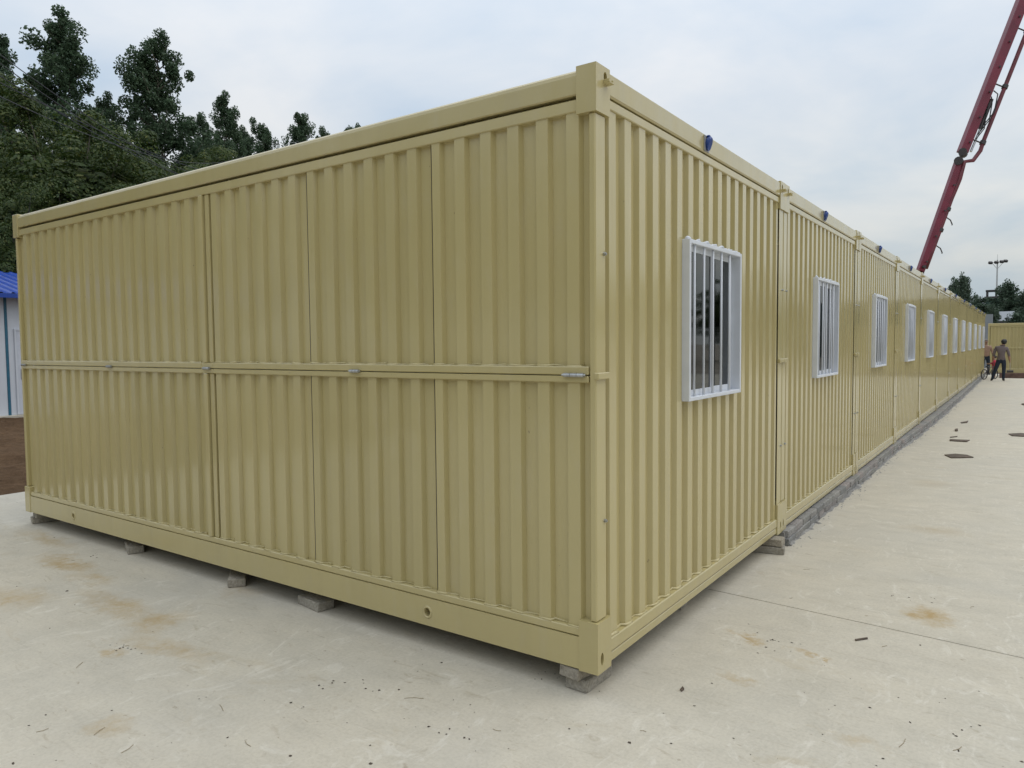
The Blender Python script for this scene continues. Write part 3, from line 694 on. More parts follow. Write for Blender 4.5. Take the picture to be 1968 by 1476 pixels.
# ribbed roof
b = MB(); yy = Y0-.4; sl = math.tan(R_(13)); xs = (.42, -3.05)
while yy < Y1+.4:
    for (ya, yb, h0, h1) in ((0, .15, 0, 0), (.15, .18, 0, .03), (.18, .22, .03, .03), (.22, .25, .03, 0)):
        b.quad((xs[0], y4(yy+ya), ZE-.02+h0), (xs[0], y4(yy+yb), ZE-.02+h1), (xs[1], y4(yy+yb), ZE-.02+h1+(xs[0]-xs[1])*sl), (xs[1], y4(yy+ya), ZE-.02+h0+(xs[0]-xs[1])*sl))
        b.quad((xs[1]*2-xs[0], y4(yy+ya), ZE-.02+h0), (xs[1]*2-xs[0], y4(yy+yb), ZE-.02+h1), (xs[1], y4(yy+yb), ZE-.02+h1+(xs[0]-xs[1])*sl), (xs[1], y4(yy+ya), ZE-.02+h0+(xs[0]-xs[1])*sl))
    yy += .25
b.build('roof', 'blue_roof', pf)
MB().box(.40, .435, y4(Y0-.4), y4(Y1+.4), ZE-.13, ZE-.025, .004).build('eaves_trim', 'blue_roof', pf)

# ------------------------------------------------------------------ trees
def leaves_mesh(name, P, S, seed, m, updir=.35, elong=1.5):
    r = np.random.default_rng(seed); n = len(P)
    nrm = r.normal(size=(n, 3)); nrm[:, 2] = np.abs(nrm[:, 2])+updir; nrm /= np.linalg.norm(nrm, axis=1)[:, None]
    a = np.cross(nrm, r.normal(size=(n, 3))); a /= np.linalg.norm(a, axis=1)[:, None]; c = np.cross(nrm, a)
    ln = (S*r.uniform(.7, 1.3, n))[:, None]; wd = ln/elong
    V = np.stack([P-a*ln*.5, P+c*wd*.5-a*ln*.08+nrm*ln*.06, P+a*ln*.5, P-c*wd*.5-a*ln*.08+nrm*ln*.06], 1).reshape(-1, 3)
    me = bpy.data.meshes.new(name); me.vertices.add(4*n); me.vertices.foreach_set('co', V.astype(np.float32).ravel())
    me.loops.add(4*n); me.loops.foreach_set('vertex_index', np.arange(4*n, dtype=np.int32))
    me.polygons.add(n); me.polygons.foreach_set('loop_start', np.arange(0, 4*n, 4, dtype=np.int32)); me.polygons.foreach_set('loop_total', np.full(n, 4, dtype=np.int32))
    me.update(calc_edges=True)
    tint = np.clip(r.normal(.5, .22, n), 0, 1)
    at_ = me.attributes.new('tint', 'FLOAT', 'FACE'); at_.data.foreach_set('value', tint.astype(np.float32))
    me.materials.append(M[m]); return me
def poplar(seed, H_=20., spread=2.6, n_br=64, leaf=.165, per=210, z0=.18, m='poplar_leaf', clump=.62):
    r = random.Random(seed); rr = np.random.default_rng(seed); tb = MB()
    tr = [(0.12*math.sin(seed+i*.9)*i/8, .12*math.cos(seed*2+i*.7)*i/8, H_*.97*i/10) for i in range(11)]
    tb.tube(tr, [max(.02, .2*(1-i/10.4)**.9*H_/20) for i in range(11)], 7)
    P = []; S = []
    lobes = [(r.uniform(z0, .95), r.uniform(0, 6.28), r.uniform(.5, 1.25)) for _ in range(9)]
    for i in range(n_br):
        f = z0+(1-z0)*((i+r.random())/n_br)**.92; z = H_*f*.94; az = r.uniform(0, 6.28)
        prof = spread*(min(1, (f-z0+.10)/.22))*(1-max(0, f-.5)/.52)**.62
        lo = 1
        for (lf, la, lm) in lobes:
            d = abs(f-lf)/.09+abs(math.atan2(math.sin(az-la), math.cos(az-la)))/.9
            if d < 1.6: lo *= 1+(lm-1)*(1.6-d)/1.6
        ln = prof*lo*r.uniform(.6, 1.12)+.15; k = min(9, int(f*10)); b0 = Vector(tr[k]).lerp(Vector(tr[k+1]), f*10*.94/1-k if 0 <= f*10*.94-k <= 1 else .5); b0.z = z
        el = r.uniform(.7, 1.15)
        tip = b0+Vector((math.cos(az)*ln, math.sin(az)*ln, ln*el)); tb.tube([b0, b0.lerp(tip, .5)+Vector((0, 0, -.06*ln)), tip], [.045*H_/20, .028*H_/20, .01], 4, False)
        nc = max(2, int(ln/.55)+1)
        for q in range(nc):
            c = b0.lerp(tip, .3+.75*(q+r.random()*.6)/nc)+Vector((r.gauss(0, .18), r.gauss(0, .18), r.gauss(0, .22)))
            cr_ = clump*r.uniform(.55, 1.1)*(.65+.35*min(1, ln/1.2)); nn = int(per*r.uniform(.6, 1.3))
            g = rr.normal(size=(nn, 3)); g /= np.linalg.norm(g, axis=1)[:, None]; g *= (rr.random(nn)**.42)[:, None]; P.append(g*np.array([.95, .95, 1.0])*cr_+np.array(c)); S.append(np.full(nn, leaf*r.uniform(.8, 1.15)))
    return tb.mesh('trunk', 'bark', True), leaves_mesh('crown', np.concatenate(P), np.concatenate(S), seed, m)
def broad(seed, H_=10., rad=4.2, n_cl=300, per=290, leaf=.115, m='camphor_leaf', zc=.56, bumps=14):
    r = random.Random(seed); rr = np.random.default_rng(seed); tb = MB()
    tb.tube([(0, 0, 0), (.1, .05, H_*.2), (0, .1, H_*.45)], [.3, .24, .16], 8)
    bl = [(Vector((r.gauss(0, 1), r.gauss(0, 1), r.gauss(.3, .8))).normalized(), r.uniform(.06, .22)) for _ in range(bumps)]
    P = []; S = []
    for i in range(n_cl):
        d = Vector((r.gauss(0, 1), r.gauss(0, 1), r.gauss(.25, .9))).normalized(); q = 1.0
        for v, a in bl:
            c = v.dot(d); q += a*max(0, (c-.72)/.28)-.05*max(0, (.2-abs(c))/.2)*a
        depth = r.random()**.45 if i > n_cl*.2 else r.uniform(.2, .8)
        p = Vector((d.x*rad*q*depth, d.y*rad*q*depth, H_*zc+d.z*H_*(1-zc)*.92*q*depth))
        if i % 6 == 0: tb.tube([(0, .1, H_*.42), p*.5+Vector((0, 0, H_*.22)), p], [.08, .05, .015], 4, False)
        nn = int(per*r.uniform(.6, 1.3)); cr_ = rad*.105*r.uniform(.7, 1.35)
        g = rr.normal(size=(nn, 3)); g /= (np.linalg.norm(g, axis=1)[:, None]+.35); P.append(g*np.array([1.25, 1.25, .95])*cr_+np.array(p)); S.append(np.full(nn, leaf*r.uniform(.75, 1.2)))
    nn = 5000; g = rr.normal(size=(nn, 3)); g /= np.linalg.norm(g, axis=1)[:, None]; g *= (rr.random(nn)**.4)[:, None]*.8
    P.append(np.stack([g[:, 0]*rad, g[:, 1]*rad, H_*zc+g[:, 2]*H_*(1-zc)*.9], 1)); S.append(np.full(nn, .42))
    return tb.mesh('trunk', 'bark', True), leaves_mesh('crown', np.concatenate(P), np.concatenate(S), seed, m)
TM = {('p', i): poplar(11+i*5, 20, 2.7+.35*(i % 2), 84, z0=.10, clump=.58) for i in range(4)}
TM.update({('b', i): broad(31+i, 10, 4.3, 460) for i in range(2)})
TM.update({('f', i): poplar(71+i, 12, 2.6, 44, .36, 60, .12, 'far_leaf', .8) for i in range(2)})
def tree(name, kind, u, vtop, depth, label, grp, rz=0, wid=1.0, zg=-.4):
    top = at(u, vtop, depth); me = TM[kind]; h0 = {'p': 20., 'b': 10., 'f': 12.}[kind[0]]
    s_ = (top.z-zg)/h0*(1.0 if kind[0] != 'b' else .97)
    o = thing(name, (top.x, top.y, zg), label, 'tree', grp, rz); o.scale = (s_*wid, s_*wid, s_)
    link('trunk', me[0], o); link('crown', me[1], o); return o
PG = 'tall poplars standing behind the rounded trees'
tree('poplar_tree', ('p', 0), 122, 8, 36, 'tallest dark poplar with full conical top behind the cables', PG, .4, .98)
tree('poplar_tree', ('p', 1), 305, 48, 39, 'tall poplar with gaps of sky in its upper crown', PG, 2.0, .92)
tree('poplar_tree', ('p', 2), -8, 42, 37, 'poplar cut by the picture edge beside the tallest poplar', PG, 1.1, .75)
tree('poplar_tree', ('p', 3), 205, 175, 40, 'shorter poplar filling the gap between the two tallest poplars', PG, .2, .8)
tree('poplar_tree', ('p', 2), 430, 168, 44, 'mid-height slanting poplar standing next after the gapped poplar', PG, 3.0, .72)
tree('poplar_tree', ('p', 1), 385, 205, 46, 'lower poplar half hidden behind the slanting poplar', PG, 4.4, .6)
tree('poplar_tree', ('p', 3), 505, 222, 52, 'slim short poplar rising just above the cabin roof', PG, 5.0, .72)
tree('poplar_tree', ('p', 0), 573, 200, 55, 'double-topped poplar rising above the long cabin roof rail', PG, 2.7, .72)
tree('poplar_tree', ('p', 2), 468, 235, 54, 'small poplar top between the slanting and the slim poplars', PG, 2.2, .62)
tree('poplar_tree', ('p', 1), 622, 236, 62, 'poplar tip barely showing over the long roof rail', PG, .7, .7)
tree('poplar_tree', ('p', 3), 672, 228, 66, 'last poplar tip showing over the long roof rail', PG, 1.7, .6)
tree('poplar_tree', ('p', 3), 50, 165, 38, 'poplar low in the gap beside the edge of the tallest poplar', PG, 1.9, .75)
BGp = 'rounded broad-leaved trees behind the white cabin'
tree('rounded_tree', ('b', 0), 128, 213, 27, 'big rounded olive-green tree behind the blue-roofed cabin', BGp, 0, 1.0)
tree('rounded_tree', ('b', 1), -40, 250, 26, 'rounded olive-green tree cut by the picture edge behind the blue-roofed cabin', BGp, 1, 1.0)
tree('rounded_tree', ('b', 1), 255, 262, 29, 'lower rounded green tree leaning on the big rounded tree', BGp, 2.5, .95)
tree('rounded_tree', ('b', 0), 375, 300, 36, 'dark rounded tree under the poplars above the cabin roof', BGp, 3.9, .9)
tree('rounded_tree', ('b', 1), 20, 330, 23, 'dark low tree directly above the blue roof', BGp, 4.5, .8)
FG = 'far trees beyond the end of the cabin row'
tree('far_tree', ('f', 0), 1851, 528, 62, 'far twin-topped tree above the middle of the cabin row roof', FG, .3, .62)
tree('far_tree', ('f', 1), 1836, 538, 64, 'far tree with thin left crown next to the twin-topped tree', FG, 1.3, .6)
tree('far_tree', ('f', 1), 1884, 573, 66, 'far bushy tree above the last cabins of the row', FG, 2.2, 1.2)
tree('far_tree', ('f', 0), 1934, 541, 72, 'far tree in front of the green netted building beside the light mast', FG, 1.0, .95)
tree('far_tree', ('f', 1), 1908, 588, 60, 'far low tree at the corner of the green netted building', FG, 3.4, .55)
tree('far_tree', ('f', 0), 1958, 600, 58, 'far low tree behind the grey shed roof', FG, 4.6, 1.3)
tree('far_tree', ('f', 0), 1972, 560, 70, 'far tree cut by the picture edge before the netted building', FG, 5.2, .9)
# the same woods go on around the yard, outside the picture
OG = 'trees standing around the rest of the yard'
k = 0
for (x, y, h, kk) in [(-30, -14, 11, 'b'), (-22, -24, 12, 'b'), (-12, -27, 11, 'b'), (-2, -29, 12, 'b'), (8, -28, 11, 'b'), (17, -26, 12, 'b'), (-34, -4, 11, 'b'), (-36, -22, 20, 'p'), (-17, -33, 18, 'p'), (3, -36, 18, 'p'),
                      (30, 6, 8, 'b'), (32, 16, 8.5, 'b'), (33, 27, 8, 'b'), (34, 39, 9, 'b'), (34, 52, 8.5, 'b'), (31, 64, 9, 'b'), (27, -14, 10, 'b'), (30, -4, 9, 'b'), (24, 76, 9, 'b')]:
    s_ = h/(10 if kk == 'b' else 20); o = thing('rounded_tree' if kk == 'b' else 'poplar_tree', (x, y, -.4), 'leafy tree standing around the yard out of the picture', 'tree', OG, k*1.3)
    me = TM[kk, k % 2]; o.scale = (s_*1.15, s_*1.15, s_); link('trunk', me[0], o); link('crown', me[1], o); k += 1

# ------------------------------------------------------------------ overhead cables and their poles
M['cable'] = simple('black_cable', (.02, .022, .022), .6); M['conc_pole'] = simple('concrete_pole', (.3, .3, .28), .9)
pA, pB = at(-330, 10, 15.5), at(640, 392, 62)
pole = thing('utility_pole', (pA.x, pA.y, -.4), 'concrete utility pole carrying the cables outside the picture', 'pole', 'utility poles'); MB().tube([(0, 0, 0), (0, 0, pA.z+1.2)], [.17, .10], 10).build('pole_shaft', 'conc_pole', pole); MB().box(-.9, .9, -.05, .05, pA.z-.3, pA.z-.2).build('crossarm', 'galv', pole)
pole = thing('utility_pole', (pB.x, pB.y, -.4), 'concrete utility pole hidden behind the cabin row', 'pole', 'utility poles'); MB().tube([(0, 0, 0), (0, 0, pB.z+1.6)], [.17, .10], 10).build('pole_shaft', 'conc_pole', pole); MB().box(-.9, .9, -.05, .05, pB.z+.6, pB.z+.7).build('crossarm', 'galv', pole)
wires = [((0, 124), (300, 283), 'topmost thin cable crossing before the tallest poplar'), ((0, 141), (310, 300), 'second thin cable from the top crossing before the poplars'), ((0, 165), (330, 312), 'third thin cable down crossing the poplars'),
         ((0, 205), (300, 282), 'thin cable crossing the top of the big rounded tree'), ((60, 208), (400, 312), 'thin cable sagging lowest across the rounded trees')]
for (a, c, lab) in wires:
    P0 = at(a[0], a[1], 12.5); P1 = at(c[0], c[1], 21.5); d = P1-P0
    A, B = P0-d*.42, P0+d*2.6; pts = []
    for i in range(25):
        t_ = i/24; p = A.lerp(B, t_); p.z += .9*(2*t_-1)**2-.9*.33; pts.append(p)
    b = MB().tube(pts, .009, 5); o = b.build('overhead_cable', 'cable'); tag(o, lab, 'cable', 'overhead cables')

# ------------------------------------------------------------------ concrete pump boom
M['red_paint'] = simple('crimson_paint', (.15, .012, .03), .42, var=.2, scale=2); M['dark_metal'] = simple('dark_steel', (.05, .045, .045), .5, .3)
tipP = at(1768.5, 521, 23); jA = at(1843, 311, 23); jB = at(1849.5, 293, 23); topP = at(1986, -52, 23); top2 = at(2120, -400, 23.5)
bm = thing('pump_boom', (tipP.x, tipP.y, H+ZB), 'crimson jointed pump boom leaning over the cabin row with a pipe alongside', 'boom')
def loc(p): return Vector(p)-bm.location
def beam(p0, p1, w0, h0, w1, h1, name, parent, m='red_paint', c=.03):
    p0, p1 = loc(p0), loc(p1); d = p1-p0; l = d.length; z = d.normalized(); x = Vector((0.577*.0+Rv.x, Rv.y, 0)).normalized(); y = z.cross(x).normalized(); x = y.cross(z)
    Mx = Matrix(((x.x, y.x, z.x, p0.x), (x.y, y.y, z.y, p0.y), (x.z, y.z, z.z, p0.z), (0, 0, 0, 1)))
    b = MB().box(-.5, .5, -.5, .5, 0, 1, .0)
    b = MB(); cc = .12
    for zz_, ww, hh in ((0, w0, h0), (l, w1, h1)):
        b.v += [(sx*ww/2*(1 if q else 1-cc), sy*hh/2*((1-cc) if q else 1), zz_) for sx, sy, q in ((-1, -1, 1), (-1, -1, 0), (1, -1, 0), (1, -1, 1), (1, 1, 1), (1, 1, 0), (-1, 1, 0), (-1, 1, 1))]
    b.f = [(i, (i+1) % 8, 8+(i+1) % 8, 8+i) for i in range(8)]+[tuple(reversed(range(8))), tuple(range(8, 16))]
    b.v = [tuple(Mx @ Vector(p)) for p in b.v]
    return b.build(name, m, parent), Mx, l
lo, MxL, lL = beam(tipP, jA, .20, .19, .22, .21, 'boom_section', bm)
hi, MxH, lH = beam(jB, topP, .26, .26, .31, .30, 'boom_section', bm)
b = MB(); b.tube([loc(jA)+Vector((0, -.2, 0)), loc(jA)+Vector((0, .2, 0))], .13, 12); b.tube([loc(jB)+Vector((.02, -.19, -.02)), loc(jB)+Vector((.02, .19, -.02))], .12, 12); b.build('knuckle', 'dark_metal', bm)
def off(Mx, x, y, z): return Mx @ Vector((x, y, z))
pin = []
pt = [off(MxH, .48, -.02, z) for z in np.linspace(lH, .55, 6)]+[off(MxH, .50, -.02, .25), off(MxH, .40, -.02, -.12), off(MxH, .12, -.1, -.3), off(MxL, .16, -.1, lL-.55), off(MxL, .16, -.06, lL-.9)]+[off(MxL, .115+.045*z/lL, -.05, z) for z in np.linspace(lL-1.2, .12, 5)]
b = MB().tube(pt, .062, 10); pipe = b.build('concrete_pipe', simple('pipe_paint', (.13, .02, .03), .5, var=.3, scale=4), bm, True)
def seg(p0, p1, r, n=10): return MB().tube([p0, p1], r, n)
for z in (.45, 2.35, 4.25, 5.0): seg(off(MxH, .48, -.02, z), off(MxH, .48, -.02, z+.12), .088).build('pipe_clamp', 'dark_metal', pipe); seg(off(MxH, .12, -.02, z+.04), off(MxH, .44, -.02, z+.04), .022, 6).build('pipe_bracket', 'dark_metal', pipe)
for z in (lL-.8, lL-1.6, lL-2.3): seg(off(MxL, .155, -.05, z), off(MxL, .155, -.05, z+.1), .078).build('pipe_clamp', 'dark_metal', pipe)
for z in (1.9, .95):
    b = MB().tube([off(MxL, .12, 0, z), off(MxL, .36, 0, z-.06), off(MxL, .46, 0, z-.17), off(MxL, .46, 0, z-.2)], .018, 6); b.build('hose_hook', 'dark_metal', bm)
seg(off(MxH, .24, 0, .12), off(MxH, .26, 0, 1.35), .035).build('cylinder_rod', 'galv', bm); seg(off(MxH, .255, 0, .9), off(MxH, .24, 0, 1.9), .06).build('hydraulic_cylinder', 'dark_metal', bm)
for k in range(3):
    b = MB().tube([off(MxH, .2+.03*k, -.1+.06*k, .5+.2*k), off(MxH, .32+.05*k, -.1, .9+.3*k), off(MxH, .22+.06*k, -.05, 1.4+.35*k), off(MxH, .18, -.05, 1.75+.2*k)], .018, 6); b.build('hydraulic_hose', 'black', bm)
b = MB()
for Mx, l, hw in ((MxL, lL, .14), (MxH, lH, .16)):
    for z in np.arange(.3, l, .85):
        p = off(Mx, .03, -hw, float(z)); q = off(Mx, .03, -hw-.03, float(z)); b.tube([p, q], .03, 8)
tag(b.build('bolt_heads', 'dark_metal', bm), kind='stuff')
MB().tube([off(MxL, 0, -.19, .12), off(MxL, 0, .19, .12)], .05, 8).build('end_pin', 'dark_metal', bm)
e0 = off(MxL, .05, 0, .1); hb_ = MB().tube([e0, e0+Vector((-.1, .05, -.45)), Vector((e0.x-.15, e0.y+.1, .12)), Vector((e0.x-.6, e0.y+.5, .075))], .07, 10); hb_.build('end_hose', 'black', bm, True)
base = Vector((26, 36, -.4)); el1 = Vector((16, 27, 17.5)); beam(topP, el1, .36, .34, .45, .42, 'boom_section', bm); beam(el1, (25.9, 36, 4.2), .5, .45, .6, .55, 'boom_section', bm)
bb = MB(); bl_ = loc(base); bb.box(bl_.x-.5, bl_.x+.5, bl_.y-.5, bl_.y+.5, bl_.z, bl_.z+4.9, .05); bb.box(bl_.x-2.2, bl_.x+2.2, bl_.y-1.2, bl_.y+1.2, bl_.z+.01, bl_.z+.9, .05); bb.build('turret', 'red_paint', bm)

# ------------------------------------------------------------------ cabin facing the end of the row, on timber sleepers
ZS = -.40
bc = thing('container_cabin', (-.17, 43.6, -.13), 'cream corrugated cabin wall standing across the yard behind the walking person', 'container', 'cream container cabins across the yard')
hc = 2.62
for i in range(7):
    x0 = .1+i*.96; rid = [(x0+.02+.16*q, x0+.085+.16*q) for q in range(6)]
    for z0, z1 in ((.24, 1.27), (1.34, 2.40)): corr(x0+.002, x0+.958, rid, z0, z1, fL, 'wall_panel').build('wall_panel', 'cream', bc)
MB().box(0, 6.9, .0, .12, 2.47, hc, .012).build('top_rail', 'cream', bc); MB().box(0.1, 6.82, .01, .1, 2.40, 2.455, .004).build('panel_frame', 'cream', bc)
MB().box(.1, 6.82, .004, .08, 1.27, 1.34, .006).build('hinge_rail', 'cream', bc); MB().box(0, 6.9, .0, .12, 0, .24, .01).build('bottom_rail', 'cream', bc)
for x in (0, 6.82): MB().box(x, x+.08, .006, .1, .24, 2.47, .006).build('corner_post', 'cream', bc)
MB().box(0.02, 6.88, .1, 2.9, 0.02, hc-.04, .01).build('cabin_body', 'cream', bc)
M['sleeper'] = simple('brown_sleeper', (.14, .085, .065), .9, var=.35, scale=5)
for q, (x0, x1) in enumerate(((-.3, 2.3), (2.35, 4.8), (4.85, 7.2))):
    tag(MB().box(x0, x1, 43.35, 43.65, ZS, -.132, .02).build('timber_sleeper', 'sleeper'), ['brown timber sleeper under the near end of the facing cabin', 'brown timber sleeper under the middle of the facing cabin', 'brown timber sleeper under the far end of the facing cabin'][q], 'timber', 'sleepers under the facing cabin')
tag(MB().box(-.3, 7.2, 45.9, 46.2, ZS, -.132, .02).build('timber_sleeper', 'sleeper'), 'brown timber sleeper hidden under the back of the facing cabin', 'timber', 'sleepers under the facing cabin')

# ------------------------------------------------------------------ far building in green netting, grey shed, light mast
M['net'] = simple('green_netting', (.022, .055, .047), .9, var=.25, scale=.6); M['shed'] = simple('grey_sheet', (.23, .25, .27), .7, var=.12, scale=.5)
def at_y(u, v, y): 
    d = ray(u, v); return CAM+d*((y-CAM.y)/d.y)
YN = 100.
p0, p1 = at_y(1896.5, 572, YN), at_y(1999, 566, YN)
nb = thing('netted_building', (p0.x, YN, -.4), 'far building wrapped in dark green netting with a small roof box', 'building')
wN = p1.x-p0.x+26; hN = p0.z+.4
k = 0; x = 0
while x < wN-.1:
    x1 = min(wN, x+3.2)
    for z0, z1 in ((0, hN*.5-.05), (hN*.5+.05, hN-.1)): MB().box(x+.03, x1-.03, 0, .12, z0, z1, .0).build('net_panel', 'net', nb)
    x = x1
MB().box(-.1, wN+.1, .05, 14, 0, hN-.15).build('building_core', 'net', nb); MB().box(-.25, wN+.2, -.15, .2, hN-.1, hN+.12).build('parapet', 'dark_metal', nb)
rb = at_y(1905, 566, YN); bx = rb.x-p0.x
b = MB(); 
for (a, c) in ((-.55, -.35), (.35, .55)): b.box(bx+a, bx+c, 1, 2.4, hN+.1, hN+.75)
b.box(bx-.6, bx+.6, .95, 2.45, hN+.75, hN+.95); b.build('roof_box', 'dark_metal', nb)
sa, sc_ = at_y(1908, 618, 78.), at_y(1958, 618, 78.); ridge = at_y(1930, 598.5, 80.)
sh = thing('grey_shed', ((sa.x+sc_.x)/2, 80., -.4), 'far low shed with pale grey pitched roof behind the facing cabin', 'shed')
hw = (sc_.x-sa.x)/2; ze = sa.z+.4; zr = ridge.z+.4
b = MB().box(-hw+.3, hw-.3, -3, 3, 0, ze); b.build('shed_wall', 'shed', sh)
b = MB(); b.v = [(-hw, -3.5, ze), (hw, -3.5, ze), (hw, 3.5, ze), (-hw, 3.5, ze), (-hw*.55, 0, zr), (hw*.62, 0, zr)]; b.f = [(0, 1, 5, 4), (2, 3, 4, 5), (1, 2, 5), (3, 0, 4), (3, 2, 1, 0)]; b.build('shed_roof', 'shed', sh)
sw_ = at_y(1897, 604, 60.); MBw = MB().box(-.9, .35, 0, .3, 0, sw_.z+.4); tag(MBw.build('grey_wall', 'shed', None, False, (sw_.x, 60., -.4)), 'narrow grey sheet wall seen past the end of the row', 'wall')
mt = at(1917, 500, 95); lm = thing('light_mast', (mt.x, mt.y, -.4), 'tall thin light mast carrying four floodlights', 'light mast')
hm = mt.z+.4; MB().tube([(0, 0, 0), (0, 0, hm+.05)], [.16, .07], 8).build('mast_pole', 'galv', lm); MB().tube([(0, 0, hm), (0, 0, hm+.75)], .02, 5).build('lightning_rod', 'galv', lm)
rx = Vector((Rv.x, Rv.y, 0)).normalized()
MB().tube([tuple(rx*-1.15+Vector((0, 0, hm-.35))), tuple(rx*1.15+Vector((0, 0, hm-.2)))], .04, 6).build('crossarm', 'galv', lm)
for s_ in (-1, 1): MB().tube([tuple(rx*.75*s_+Vector((0, 0, hm-.3))), (0, 0, hm-1.15)], .025, 5).build('brace', 'galv', lm)
for dx, dz in ((-.92, -.33), (-.15, -.28), (.55, -.2), (1.05, -.12)):
    c = rx*dx+Vector((0, -.25, hm+dz)); T = Matrix.Translation(c) @ Matrix.Rotation(YAW*-1, 4, 'Z') @ Matrix.Rotation(R_(35), 4, 'X')
    b = MB().box(-.24, .24, -.22, .12, -.16, .16, .05, T); b.build('floodlight', 'dark_metal', lm)

# ------------------------------------------------------------------ people, bicycle
def skin_body(name, chains, mats, assign, parent, sub=2):
    me = bpy.data.meshes.new(name); bmx = bmesh.new(); sl_ = bmx.verts.layers.skin.verify(); key = {}
    for ci, ch in enumerate(chains):
        prev = None
        for (p, r) in ch:
            kk = tuple(round(q, 4) for q in p)
            if kk not in key:
                v = bmx.verts.new(p); v[sl_].radius = (r, r) if not isinstance(r, tuple) else r; key[kk] = v
                v[sl_].use_root = (len(key) == 1)
            v = key[kk]
            if prev is not None and prev is not v and bmx.edges.get((prev, v)) is None: bmx.edges.new((prev, v))
            prev = v
    bmx.to_mesh(me); bmx.free()
    tmp = bpy.data.objects.new('tmp', me); col.objects.link(tmp)
    tmp.modifiers.new('s', 'SKIN').use_smooth_shade = True; tmp.modifiers.new('d', 'SUBSURF').levels = sub; tmp.modifiers['d'].render_levels = sub
    dg = bpy.context.evaluated_depsgraph_get(); ev = bpy.data.meshes.new_from_object(tmp.evaluated_get(dg)); bpy.data.objects.remove(tmp)
    ev.materials.clear()
    for m_ in mats: ev.materials.append(m_)
    for p in ev.polygons: p.material_index = assign(p.center); p.use_smooth = True
    ev.name = name; return link(name, ev, parent)
def hand_chains(w_, d, side, scale=1.0):
    """palm + five bent fingers from wrist w_, hand pointing along d"""
    w_ = Vector(w_); d = Vector(d).normalized(); s_ = (side-d*side.dot(d)).normalized(); n_ = d.cross(s_); out = []
    pc = w_+d*.05*scale; out.append([(tuple(w_), .026*scale), (tuple(pc), (.036*scale, .02*scale)), (tuple(w_+d*.085*scale), (.034*scale, .016*scale))])
    for i, l in enumerate((.062, .074, .07, .054)):
        o_ = s_*(.027-.018*i)*scale; r0 = w_+d*.075*scale+o_
        out.append([(tuple(r0), .0095*scale), (tuple(r0+d*l*.5*scale+n_*.012*scale), .009*scale), (tuple(r0+d*l*.75*scale+n_*.035*scale), .008*scale), (tuple(r0+d*l*.7*scale+n_*.055*scale), .0075*scale)])
    r0 = w_+d*.03*scale+s_*.025*scale; out.append([(tuple(r0), .011*scale), (tuple(r0+s_*.03*scale+d*.02*scale+n_*.012*scale), .010*scale), (tuple(r0+s_*.034*scale+d*.05*scale+n_*.03*scale), .009*scale)])
    return out
skin1 = simple('skin_tan', (.30, .17, .11), .55, var=.08); skin2 = simple('skin_bare', (.30, .185, .125), .55, var=.08); skin3 = simple('skin_child', (.40, .26, .19), .55, var=.08)
shirt = simple('grey_brown_shirt', (.145, .115, .115), .85, var=.12); navy = simple('dark_navy_cloth', (.014, .022, .038), .85); red = simple('red_cloth', (.42, .03, .06), .8); hairm = simple('black_hair', (.012, .012, .013), .55); shoe = simple('dark_shoe', (.02, .016, .014), .5)
def blob(name, c, rx_, ry, rz_, m, parent, cut=None, rot=None):
    bmx = bmesh.new(); bmesh.ops.create_uvsphere(bmx, u_segments=14, v_segments=10, radius=1)
    for v in bmx.verts:
        f = 1+.05*math.sin(v.co.x*7+v.co.z*5)+.03*math.sin(v.co.y*11); v.co = Vector((v.co.x*rx_*f, v.co.y*ry*f, v.co.z*rz_*f))
        if rot: v.co = rot @ v.co
        v.co += Vector(c)
    me = bpy.data.meshes.new(name); bmx.to_mesh(me); bmx.free(); me.materials.append(m)
    for p in me.polygons: p.use_smooth = True
    return link(name, me, parent)
def face(parent, hc_, s, fwd, m):
    f = Vector(fwd).normalized(); sd_ = Vector((f.y, -f.x, 0))
    for q in (-1, 1):
        blob('eye', tuple(hc_+f*.088*s+sd_*.033*s*q+Vector((0, 0, .01*s))), .012*s, .012*s, .009*s, hairm, parent)
        blob('ear', tuple(hc_+sd_*.078*s*q), .014*s, .018*s, .032*s, m, parent)
    blob('nose', tuple(hc_+f*.10*s+Vector((0, 0, -.018*s))), .014*s, .014*s, .024*s, m, parent); blob('mouth', tuple(hc_+f*.088*s+Vector((0, 0, -.055*s))), .024*s, .012*s, .008*s, simple('lips', (.3, .12, .1), .5), parent)
# --- walking person seen from behind, mallet in the right hand (x to the right, +y away from the camera)
fL_, fR_ = gnd(1911, 731), gnd(1929, 733.5); mid = (fL_+fR_)/2
s1 = 1.0
pw = thing('person', (mid.x, mid.y, 0), 'person walking away in grey-brown shirt and dark trousers carrying a mallet', 'person', rz=-.05)
dl = (fL_.x-mid.x, fL_.y-mid.y); xl, xr = -.17, .17
hip = (.06, 0, .84); chest = (.05, .0, 1.22); neck = (.10, .03, 1.40); hd = (.13, .06, 1.52)
body = [[(hip, (.145, .11)), ((.05, 0, 1.02), (.14, .105)), (chest, (.165, .115)), ((.07, .01, 1.335), (.10, .085)), (neck, .055), ((.115, .04, 1.46), .06), (hd, (.085, .098)), ((.135, .065, 1.575), (.072, .085))]]
legL = [(hip, (.145, .11)), ((-.03, 0, .78), .098), ((-.12, -.02, .45), .07), ((-.22, -.02, .10), .05), ((-.235, -.0, .05), .045), ((-.27, .10, .035), .035)]
legR = [(hip, (.145, .11)), ((.14, 0, .78), .098), ((.15, .03, .45), .07), ((.14, .0, .10), .05), ((.14, .01, .05), .045), ((.16, .12, .035), .035)]
